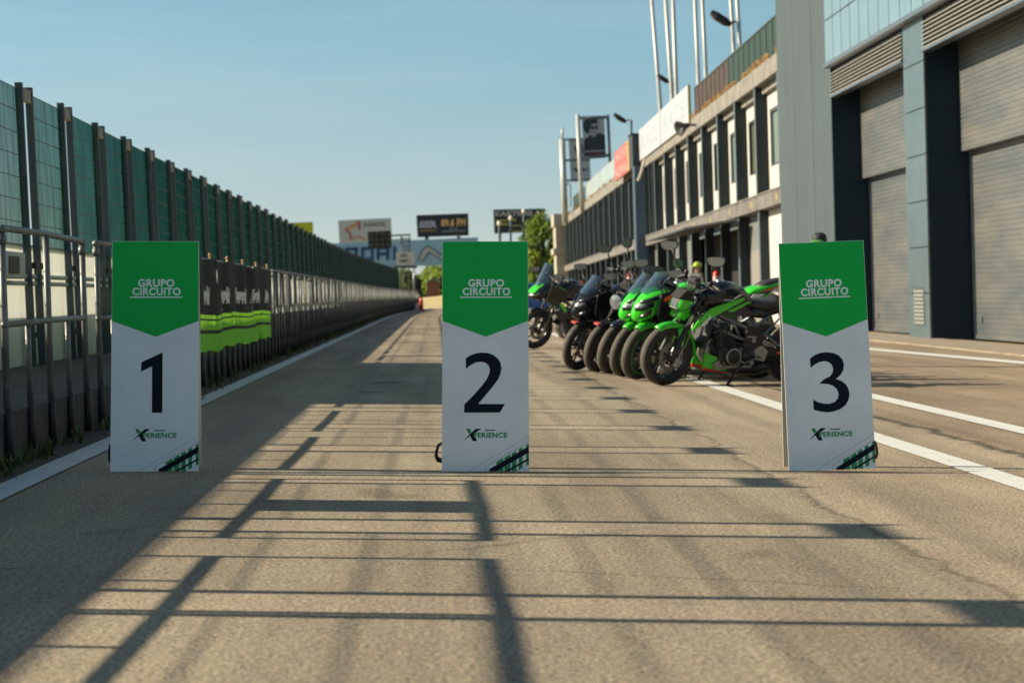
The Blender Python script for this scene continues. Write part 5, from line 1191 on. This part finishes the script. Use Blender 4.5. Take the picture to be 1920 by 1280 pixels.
    # mirrors
    if mirrors != 'none':
        for s in (-1, 1):
            mm = MB(); mm.smooth = True
            if mirrors == 'sport': root_, tip = Vector((.60, s * .12, 1.00)), Vector((.58, s * .34, 1.16))
            elif mirrors == 'round': root_, tip = Vector((bx + .04, s * .22, 1.02 + hz_)), Vector((bx + .02, s * .34, 1.22 + hz_))
            else: root_, tip = Vector((bx + .04, s * .22, 1.02 + hz_)), Vector((bx + .15, s * .33, 1.29 + hz_ * .3))
            mm.tube([root_, root_.lerp(tip, .6) + Vector((.02, s * .015, 0)), tip], .008, 8)
            rz = Matrix.Translation(tip + Vector((0, s * (.05 if mirrors != 'round' else .02), .015 if mirrors != 'round' else .05))) @ Matrix.Rotation(R(38 if mirrors != 'sport' else 52), 4, 'Z') @ Matrix.Rotation(R(8), 4, 'X')
            ry, rzz = (.075, .038) if mirrors == 'sport' else ((.056, .056) if mirrors == 'round' else (.085, .045))
            def ell(e_, n=24): return [(math.copysign(abs(math.cos(2 * math.pi * k / n)) ** (2 / e_), math.cos(2 * math.pi * k / n)), math.copysign(abs(math.sin(2 * math.pi * k / n)) ** (2 / e_), math.sin(2 * math.pi * k / n))) for k in range(n)]
            sh_ = ell(2.0 if mirrors == 'round' else 2.8); n = len(sh_); vs = []
            for (xx, k_) in ((-.012, .96), (-.008, 1.06), (.004, 1.06), (.005, 1.03), (.0055, .98)):
                for (a, b) in sh_: vs.append(rz @ Vector((xx, a * ry * k_ * (1 + .18 * b if mirrors != 'round' else 1), b * rzz * k_)))
            fs = [(i * n + k, i * n + (k + 1) % n, (i + 1) * n + (k + 1) % n, (i + 1) * n + k) for i in range(4) for k in range(n)] + [tuple(range(n)), tuple(4 * n + k for k in range(n))]
            mm.add(vs, fs); mo = B(mm, "mirror", PLASTIC, None, mirrors != 'sport')
            gl = MB()
            gl.add([rz @ Vector((-.0135, a * ry * .93 * (1 + .18 * b if mirrors != 'round' else 1), b * rzz * .93)) for a, b in sh_], [tuple(range(n))]); gl.add([rz @ Vector((.0062, a * ry * .94 * (1 + .18 * b if mirrors != 'round' else 1), b * rzz * .94)) for a, b in sh_], [tuple(range(n))])
            B(gl, "mirror_glass", MIRROR, mo, mirrors != 'sport')
    if phone:
        q = MB(); q.box((.38, -.05, 1.12), (.44, .05, 1.26), bev=.01); q.tube([(.40, 0, 1.02), (.41, 0, 1.14)], .01, 6); q.smooth = True; q.tube([(.41, .03, 1.24), (.47, .06, 1.38)], .007, 5); B(q, "bar_mount", PLASTIC, None, True)
    cb = MB(); cb.smooth = True
    for s in (-1, 1):
        cb.tube([(bx + .05, s * .22, 1.0 + hz_), (.56, s * .16, 1.02 + hz_ * .5), (.58, s * .08, .94), (.50, s * .05, .80), (.36, s * .07, .70), (.22, s * .10, .60)], .0055, 6)
        cb.tube([(bx + .02, s * .26, .99 + hz_), (.53, s * .20, .98), (.54, s * .10, .86), (.42, s * .06, .74)], .004, 5)
    B(cb, "cable", PLASTIC)
    if style != 'adv':
        dc = MB()
        for s in (-1, 1):
            dc.mat(0).plate([(.10, .885), (.02, .93), (.0, .925), (.08, .88)], s * .1610 - .001, s * .1610 + .001); dc.plate([(.20, .87), (.05, .865), (.05, .872), (.20, .878)], s * .1612 - .001, s * .1612 + .001)
            dc.mat(1).plate([(-.10, .50), (-.20, .49), (-.20, .505), (-.10, .515)], s * .158 - .001, s * .158 + .001)
        B(dc, "decal", [WHITEP if style != 'sport' else K_BLACK, ALU])
    # bodywork by style
    if style in ('naked', 'retro'):
        hd = MB(); hd.smooth = False
        if style == 'naked':
            hd.mat(0).prism([(.52, .93), (.62, .92), (.67, .85), (.69, .78), (.65, .74), (.55, .78)], lambda u, v: (u, -.06, v), lambda u, v: (u, .06, v)); 
            for s in (-1, 1): hd.mat(1).prism([(.56, .86), (.66, .875), (.70, .80), (.665, .765), (.58, .80)], lambda u, v: (u, s * .062, v), lambda u, v: (u - .02, s * .088, v)); hd.prism([(.57, .785), (.66, .755), (.675, .70), (.62, .67), (.555, .72)], lambda u, v: (u, s * .058, v), lambda u, v: (u - .02, s * .082, v))
            hd.mat(0).prism([(.50, .96), (.60, .965), (.685, .89), (.67, .88), (.60, .93), (.50, .93)], lambda u, v: (u, -.07, v), lambda u, v: (u, .07, v))
            hh = B(hd, "headlight", [PLASTIC, c1], None, True); ln = MB(); ln.plate([(.668, .86), (.695, .80), (.685, .79), (.660, .845)], -.045, .045); B(ln, "lens", M("lens_dark", (.12, .13, .14), .1, .5, 0), hh, True)
        else:
            hd.smooth = True; hd.mat(0).lathe([(.03, -.14), (.07, -.11), (.09, -.03), (.093, .02), (.086, .03)], 24, 'x', (.60, 0, .84)); hh = B(hd, "headlight", [c2], None, True); ln = MB(); ln.smooth = True; ln.lathe([(.001, .045), (.05, .04), (.084, .028)], 24, 'x', (.60, 0, .84)); B(ln, "lens", LENS, hh, True)
        ins = MB(); ins.box((.43, -.06, 1.0), (.50, .06, 1.08), Matrix.Identity(4), bev=.01); B(ins, "instrument", PLASTIC, None, True)
        # tank side wings / shrouds
        sv = MB()
        for s in (-1, 1):
            fa = lambda u, v, s=s: (u, s * (.15 + max(0, (u - .15)) * .12), v); fb = lambda u, v, s=s: (u, s * (.178 + max(0, (u - .15)) * .10), v)
            sv.mat(0).prism([(.50, .60), (.56, .585), (.47, .70), (.36, .79), (.20, .84), (-.02, .90), (-.02, .875), (.14, .79), (.30, .72), (.44, .635)], fa, fb)
            sv.mat(1).prism([(.44, .70), (.36, .785), (.20, .835), (.0, .89), (-.05, .80), (-.16, .74), (-.10, .70), (.12, .73), (.30, .715)], lambda u, v, s=s: (u, s * .135, v), lambda u, v, s=s: (u, s * .168, v))
            sv.mat(0).prism([(.10, .755), (-.10, .855), (-.06, .86), (.16, .765)], lambda u, v, s=s: (u, s * .169, v), lambda u, v, s=s: (u, s * .174, v))
            sv.mat(2).prism([(.40, .69), (.46, .63), (.43, .62), (.38, .66)], lambda u, v, s=s: fb(u, v, s), lambda u, v, s=s: (fb(u, v, s)[0], fb(u, v, s)[1] + s * .004, v)); sv.prism([(.36, .73), (.40, .68), (.385, .67), (.35, .70)], lambda u, v, s=s: fb(u, v, s), lambda u, v, s=s: (fb(u, v, s)[0], fb(u, v, s)[1] + s * .004, v))
        B(sv, "tank_shroud", [c1, K_NAVY, WHITEP] if style == 'naked' else [c2, c2, c2])
        bp = MB()
        for s in (-1, 1):
            bp.mat(0).prism([(.34, .34), (.36, .20), (.10, .155), (.06, .24), (.20, .30)], lambda u, v: (u, s * .10, v), lambda u, v: (u, s * .125, v)); bp.mat(1).prism([(.36, .198), (.35, .17), (.10, .135), (.10, .153)], lambda u, v: (u, s * .10, v), lambda u, v: (u, s * .127, v))
        B(bp, "belly_pan", [c1 if style == 'naked' else c2, REDP if style == 'naked' else c2])
    else:
        fa = MB()
        adv = style == 'adv'; dz = .06 if adv else 0
        # nose fairing: shell lofted in two lobes, with side fairing plates
        fa.smooth = True
        fa.mat(0).loft([(.86, .74 + dz, .78 + dz, .03), (.80, .71 + dz, .84 + dz, .10), (.72, .70 + dz, .92 + dz, .165), (.62, .72 + dz, .99 + dz, .20), (.52, .76 + dz, 1.0 + dz, .20)] if adv else
            [(.845, .665, .72, .025), (.82, .63, .80, .07), (.77, .61, .87, .115), (.70, .63, .94, .15), (.60, .70, .985, .17), (.50, .77, 1.0, .17)], 2.2, 24)
        if not adv:
            for s in (-1, 1):
                fa.mat(1)
                for (za, zb, xa, xb) in ((.665, .69, .80, .70), (.735, .765, .835, .68), (.82, .85, .80, .62)):
                    fa.loft([(xa, za, zb, .012, s * (.055 + (.82 - xa) * .9)), ((xa + xb) / 2, za + .02, zb + .045, .03, s * (.095 + (.82 - (xa + xb) / 2) * .5)), (xb, za + .06, zb + .08, .012, s * .152)], 2.2, 12)
        fa.smooth = False
        for s in (-1, 1):
            o1 = lambda u, v, s=s: (u, s * (.17 + .03 * math.sin((v - .3) * 3)), v); o2 = lambda u, v, s=s: (u, s * (.20 + .04 * math.sin((v - .3) * 3)), v)
            fa.mat(1 if c1 is K_GREEN else 0).prism([(.66, .72 + dz), (.64, .94 + dz), (.48, .98 + dz), (.30, .86), (.22, .72), (.40, .60), (.48, .46), (.60, .60)] if not adv else [(.66, .80), (.60, .98), (.44, .98), (.32, .90), (.36, .78), (.46, .72), (.56, .70)], o1, o2)
            if not adv: fa.mat(1).prism([(.47, .46), (.40, .60), (.22, .70), (.02, .64), (-.04, .50), (.10, .30), (.02, .18), (.34, .17), (.42, .30)], lambda u, v, s=s: (u, s * .165, v), lambda u, v, s=s: (u, s * .19, v))
            else: fa.mat(1).prism([(.50, .60), (.30, .66), (.24, .50), (.36, .44)], lambda u, v, s=s: (u, s * .165, v), lambda u, v, s=s: (u, s * .185, v))
            fa.mat(2).prism([(.62, .90 + dz), (.50, .95 + dz), (.46, .92 + dz), (.60, .865 + dz)], lambda u, v, s=s: (o2(u, v)[0], o2(u, v)[1] - s * .001, v), lambda u, v, s=s: (u, o2(u, v)[1] + s * .004, v))
            fa.mat(1).prism([(.64, .78 + dz), (.44, .82 + dz), (.30, .80), (.44, .76 + dz)], lambda u, v, s=s: (o2(u, v)[0], o2(u, v)[1] - s * .001, v), lambda u, v, s=s: (u, o2(u, v)[1] + s * .004, v))
            if c1 is not K_BLACK:
                fa.mat(1).prism([(.66, .84 + dz), (.56, .875 + dz), (.45, .87 + dz), (.56, .845 + dz)], lambda u, v, s=s: (o2(u, v)[0], o2(u, v)[1] - s * .001, v), lambda u, v, s=s: (u, o2(u, v)[1] + s * .005, v))
        fo = B(fa, "fairing", [c1, K_BLACK if c1 is K_GREEN else c2, ORANGE if c1 is K_GREEN else c2])
        if adv:
            q = MB(); q.mat(0)
            for s in (-1, 1): q = MB(); q.prism([(.60, .92), (.46, 1.0), (.36, .95), (.50, .88)], lambda u, v, s=s: (u, s * .226, v), lambda u, v, s=s: (u, s * .233, v)); q.prism([(.44, .72), (.34, .60), (.30, .62), (.38, .74)], lambda u, v, s=s: (u, s * .226, v), lambda u, v, s=s: (u, s * .233, v)); B(q, "green_panel", K_GREEN, fo)
            q = MB(); q.prism([(.84, .87), (.76, .95), (.66, 1.02), (.64, 1.0), (.76, .90)], lambda u, v: (u, -.10, v), lambda u, v: (u, .10, v)); B(q, "nose_panel", K_GREEN, fo)
        ln = MB(); ln.smooth = True
        for s in (-1, 1): ln.loft([(.842, .765 + dz, .785 + dz, .014, s * .045), (.80, .77 + dz, .81 + dz, .028, s * .085), (.75, .80 + dz, .84 + dz, .02, s * .13)], 2.4, 14)
        B(ln, "headlight", LENS, fo)
        # windscreen
        ws = MB(); ws.smooth = True; vs = []; nu = 10; hgt = .34 if adv else .21
        for j in range(7):
            t_ = j / 6; cx = .76 - t_ * (.16 if not adv else .15) ; cz = .93 + dz + t_ * hgt; ww = .125 * (1 - .25 * t_)
            for i in range(nu + 1):
                a = (i / nu - .5) * 2; vs.append((cx - .10 * a * a * (1 + .5 * (1 - t_)), ww * a, cz - .02 * a * a - (0.05 * (1 - t_)) * a * a))
        ws.add(vs, [(j * (nu + 1) + i, j * (nu + 1) + i + 1, (j + 1) * (nu + 1) + i + 1, (j + 1) * (nu + 1) + i) for j in range(6) for i in range(nu)]); B(ws, "windscreen", SCREEN)
        ins = MB(); ins.box((.54, -.10, .96 + dz), (.60, .10, 1.06 + dz), bev=.012); B(ins, "instrument", PLASTIC)
    return e
C = [(2.36, 20.4), (2.24, 21.7), (2.17, 22.4), (2.09, 23.2), (1.98, 23.8), (1.78, 24.5)]
build_bike("black naked motorcycle with green shrouds and belly pan, nearest in the parked row", C[0], 21, 'naked', steer=10, fender=K_GREEN, mirrors='naked')
build_bike("lime green faired motorcycle with an orange striped green tail, second in the parked row", C[1], 21, 'sport', K_GREEN, K_BLACK, rimc=M("green_rim", (.01, .30, .05), .3, 0, 0), steer=26, fender=K_GREEN, tailpaint=True)
build_bike("lime green faired motorcycle third in the row, beside a dark roadster", C[2], 21, 'sport', K_GREEN, K_BLACK, rimc=M("green_rim_dark", (.008, .13, .03), .3, 0, 0), steer=28, fender=K_GREEN)
build_bike("dark roadster motorcycle with round mirrors, fourth in the parked row", C[3], 22, 'retro', K_NAVY, K_NAVY, steer=28, mirrors='round', fender=K_NAVY)
build_bike("black naked motorcycle with a gadget on its handlebar, fifth in the parked row", C[4], 22, 'retro', K_BLACK, K_BLACK, steer=28, mirrors='naked', reflector=True, phone=True)
build_bike("black faired motorcycle with a blue tinted screen, last and farthest in the parked row", C[5], 22, 'sport', K_BLACK, K_BLACK, steer=24, reflector=True)
build_bike("black and green touring motorcycle with a tall screen standing apart beside sign 2", (1.74, 34.8), 24, 'adv', K_BLACK, K_BLACK, steer=8, mirrors='sport', group="motorcycles parked in a row beside the lane", scale=1.14)

# ------------------------------------------------------------------ people
def skin(name, joints, edges, root, mat, par, sub=2):
    me = bpy.data.meshes.new(name); me.from_pydata([j[0] for j in joints], edges, []); o = bpy.data.objects.new(name, me); COL.objects.link(o)
    md = o.modifiers.new("skin", 'SKIN'); sk = me.skin_vertices[0].data
    for i, j in enumerate(joints): sk[i].radius = (j[1], j[2] if len(j) > 2 else j[1]); sk[i].use_root = (i == root)
    md.use_smooth_shade = True; s = o.modifiers.new("sub", 'SUBSURF'); s.levels = sub; s.render_levels = sub
    dg = bpy.context.evaluated_depsgraph_get(); m2 = bpy.data.meshes.new_from_object(o.evaluated_get(dg)); bpy.data.objects.remove(o)
    for p in m2.polygons: p.use_smooth = True
    m2.materials.clear(); m2.materials.append(mat); m2.name = name
    ob = bpy.data.objects.new(name, m2); COL.objects.link(ob); ob.parent = par; return ob
SKIN = M("skin", (.50, .26, .17), .55, 0, 0)
def person(label, x, y, face, jacket, jc2, trousers, cap, h=1.75, arms='down', beard=None):
    e = empty("person", (x, y, 0), label, "person", rot=(0, 0, face)); k = h / 1.75
    V = lambda a, b, c: (a * k, b * k, c * k)
    # faces -Y locally
    if arms == 'down': LA = [V(.20, 0, 1.42), V(.27, .02, 1.15), V(.27, -.10, .93)]; RA = [V(-.20, 0, 1.42), V(-.27, .02, 1.15), V(-.27, -.10, .93)]
    else: LA = [V(.20, 0, 1.42), V(.30, -.02, 1.17), V(.16, -.26, 1.12)]; RA = [V(-.20, 0, 1.42), V(-.30, -.02, 1.17), V(-.12, -.28, 1.16)]
    def body(inf, name, mat, which):
        J = []; E = []
        def a(p, r, r2=None): J.append((p, (r + inf) * k, ((r2 or r) + inf) * k)); return len(J) - 1
        if which == 'top':
            p = a(V(0, 0, .98), .16, .11); s1 = a(V(0, 0, 1.2), .155, .11); s2 = a(V(0, 0, 1.4), .17, .11); nk = a(V(0, 0, 1.47), .075); nk2 = a(V(0, 0, 1.525), .062); E += [(p, s1), (s1, s2), (s2, nk), (nk, nk2)]
            for A_ in (LA, RA):
                i0 = a(A_[0], .065); i1 = a(A_[1], .050); i2 = a(A_[2], .036); E += [(s2, i0), (i0, i1), (i1, i2)]
        elif which == 'legs':
            p = a(V(0, 0, .96), .15, .105)
            for s in (-1, 1):
                a0_ = a(V(s * .10, 0, .84), .092); a1_ = a(V(s * .11, -.01, .48), .062); a2_ = a(V(s * .12, .01, .08), .045); E += [(p, a0_), (a0_, a1_), (a1_, a2_)]
        else:  # full body
            p = a(V(0, 0, .96), .13, .09); s1 = a(V(0, 0, 1.2), .13, .09); s2 = a(V(0, 0, 1.40), .145, .09); nk = a(V(0, 0, 1.50), .052); hd = a(V(0, -.01, 1.60), .075, .085); tp = a(V(0, 0, 1.69), .060, .07); E += [(p, s1), (s1, s2), (s2, nk), (nk, hd), (hd, tp)]
            for A_ in (LA, RA):
                i0 = a(A_[0], .05); i1 = a(A_[1], .04); i2 = a(A_[2], .026); d = (Vector(A_[2]) - Vector(A_[1])).normalized(); h1 = a(tuple(Vector(A_[2]) + d * .06 * k), .034, .018); E += [(s2, i0), (i0, i1), (i1, i2), (i2, h1)]
                side = d.cross(Vector((0, 1, 0))); side = side.normalized() if side.length > .1 else Vector((1, 0, 0))
                for q in range(4):
                    b0 = Vector(A_[2]) + d * .09 * k + side * (q - 1.5) * .018 * k; f1 = a(tuple(b0), .009); f2 = a(tuple(b0 + d * (.035, .042, .04, .03)[q] * k + Vector((0, -.012 * k, -.004))), .008); E += [(h1, f1), (f1, f2)]
                t1 = a(tuple(Vector(A_[2]) + d * .035 * k + side * .045 * k), .010); t2 = a(tuple(Vector(A_[2]) + d * .07 * k + side * .058 * k), .008); E += [(h1, t1), (t1, t2)]
            for s in (-1, 1):
                a0_ = a(V(s * .10, 0, .84), .075); a1_ = a(V(s * .11, -.01, .48), .05); a2_ = a(V(s * .12, .01, .09), .036); a3_ = a(V(s * .125, -.12, .03), .032, .028); E += [(p, a0_), (a0_, a1_), (a1_, a2_), (a2_, a3_)]
        return skin(name, J, E, 0, mat, e)
    body(0, "body", SKIN, 'all'); body(.012, "jacket", jacket, 'top'); body(.010, "trousers", trousers, 'legs')
    if jc2:
        q = MB(); q.smooth = True; q.lathe([(.186 * k, 1.30 * k), (.192 * k, 1.325 * k), (.190 * k, 1.35 * k)], 20, 'z', M4=Matrix.Diagonal((1.08, .72, 1, 1))); q.build("chest_band", jc2, e)
    f = MB(); f.smooth = True; z = 1.60 * k
    f.mat(0).ball((0, -.092 * k, z - .012), .014 * k, 8, (1, 1.3, 1.6)); f.mat(1)
    for s in (-1, 1): f.mat(1).ball((s * .030 * k, -.078 * k, z + .018), .009 * k, 8); f.mat(0).ball((s * .078 * k, 0, z), .018 * k, 8, (.5, 1, 1.6))
    f.mat(2).ball((0, -.083 * k, z - .045), .018 * k, 8, (1.2, .5, .35)); f.build("face", [SKIN, PLASTIC, M("lips", (.35, .12, .10), .5)], e)
    for s in (-1, 1):
        q = MB(); q.smooth = True; q.loft([(-.17, .0, .04, .045, 0), (-.10, .0, .075, .05, 0), (.0, .0, .10, .048, 0), (.08, .0, .08, .04, 0)], 3, 16, M4=Matrix.Translation(Vector((s * .12 * k, 0.01, 0))) @ Matrix.Rotation(R(90), 4, 'Z')); q.build("shoe", PLASTIC, e)
    c = MB(); c.smooth = True; zc = 1.655 * k
    c.mat(0).lathe([(.098 * k, zc - .02), (.100 * k, zc + .02), (.088 * k, zc + .065), (.055 * k, zc + .095), (.001, zc + .102)], 20, 'z', M4=Matrix.Diagonal((1, 1.1, 1, 1)))
    c.mat(1 if len(cap) > 1 else 0); c.loft([(-.02, zc - .015, zc - .003, .085 * k, 0), (.10, zc - .018, zc - .006, .082 * k, 0), (.175, zc - .03, zc - .02, .045 * k, 0)], 2.5, 16, M4=Matrix.Rotation(-R(90), 4, 'Z') @ Matrix.Translation(Vector((.03, 0, 0)))); c.build("cap", cap, e)
    hr = MB(); hr.smooth = True; hr.lathe([(.090 * k, z - .05), (.094 * k, z + .0), (.096 * k, zc)], 20, 'z', (0, .012, 0), M4=Matrix.Diagonal((.98, 1.0, 1, 1))); hr.f = [f_ for f_ in hr.f if all(hr.v[i][1] > -.0 for i in f_)]; hr.m = hr.m[:len(hr.f)]; hr.sm = hr.sm[:len(hr.f)]; hr.build("hair", M("hair_dark", (.03, .02, .015), .7), e)
    return e
CAPB = M("cap_black", (.012, .013, .015), .7); CAPG = M("cap_green", (.06, .30, .03), .7); CAPL = M("cap_lime", (.36, .50, .05), .7)
JBLK = M("jacket_black", (.02, .022, .022), .7); JGRY = M("jacket_grey", (.22, .22, .24), .7); JGRN = M("jacket_green", (.03, .30, .05), .7); DENIM = M("denim_dark", (.03, .04, .06), .8)
p = px_ground(1540, 700)
person("person in a black cap with green panel, standing behind sign 3", 5.05, 26.0, R(-25), JBLK, None, DENIM, [CAPB, CAPG])
person("person in a dark cap and grey jacket with green sleeve, seen over the motorcycles", 6.55, 52.6, R(50), JGRY, JGRN, DENIM, [CAPB], 1.66, 'front')
person("person in a lime cap and black jacket with green trim, by the open garage", 6.65, 50.2, R(-60), JBLK, JGRN, DENIM, [CAPL], 1.78, 'front')
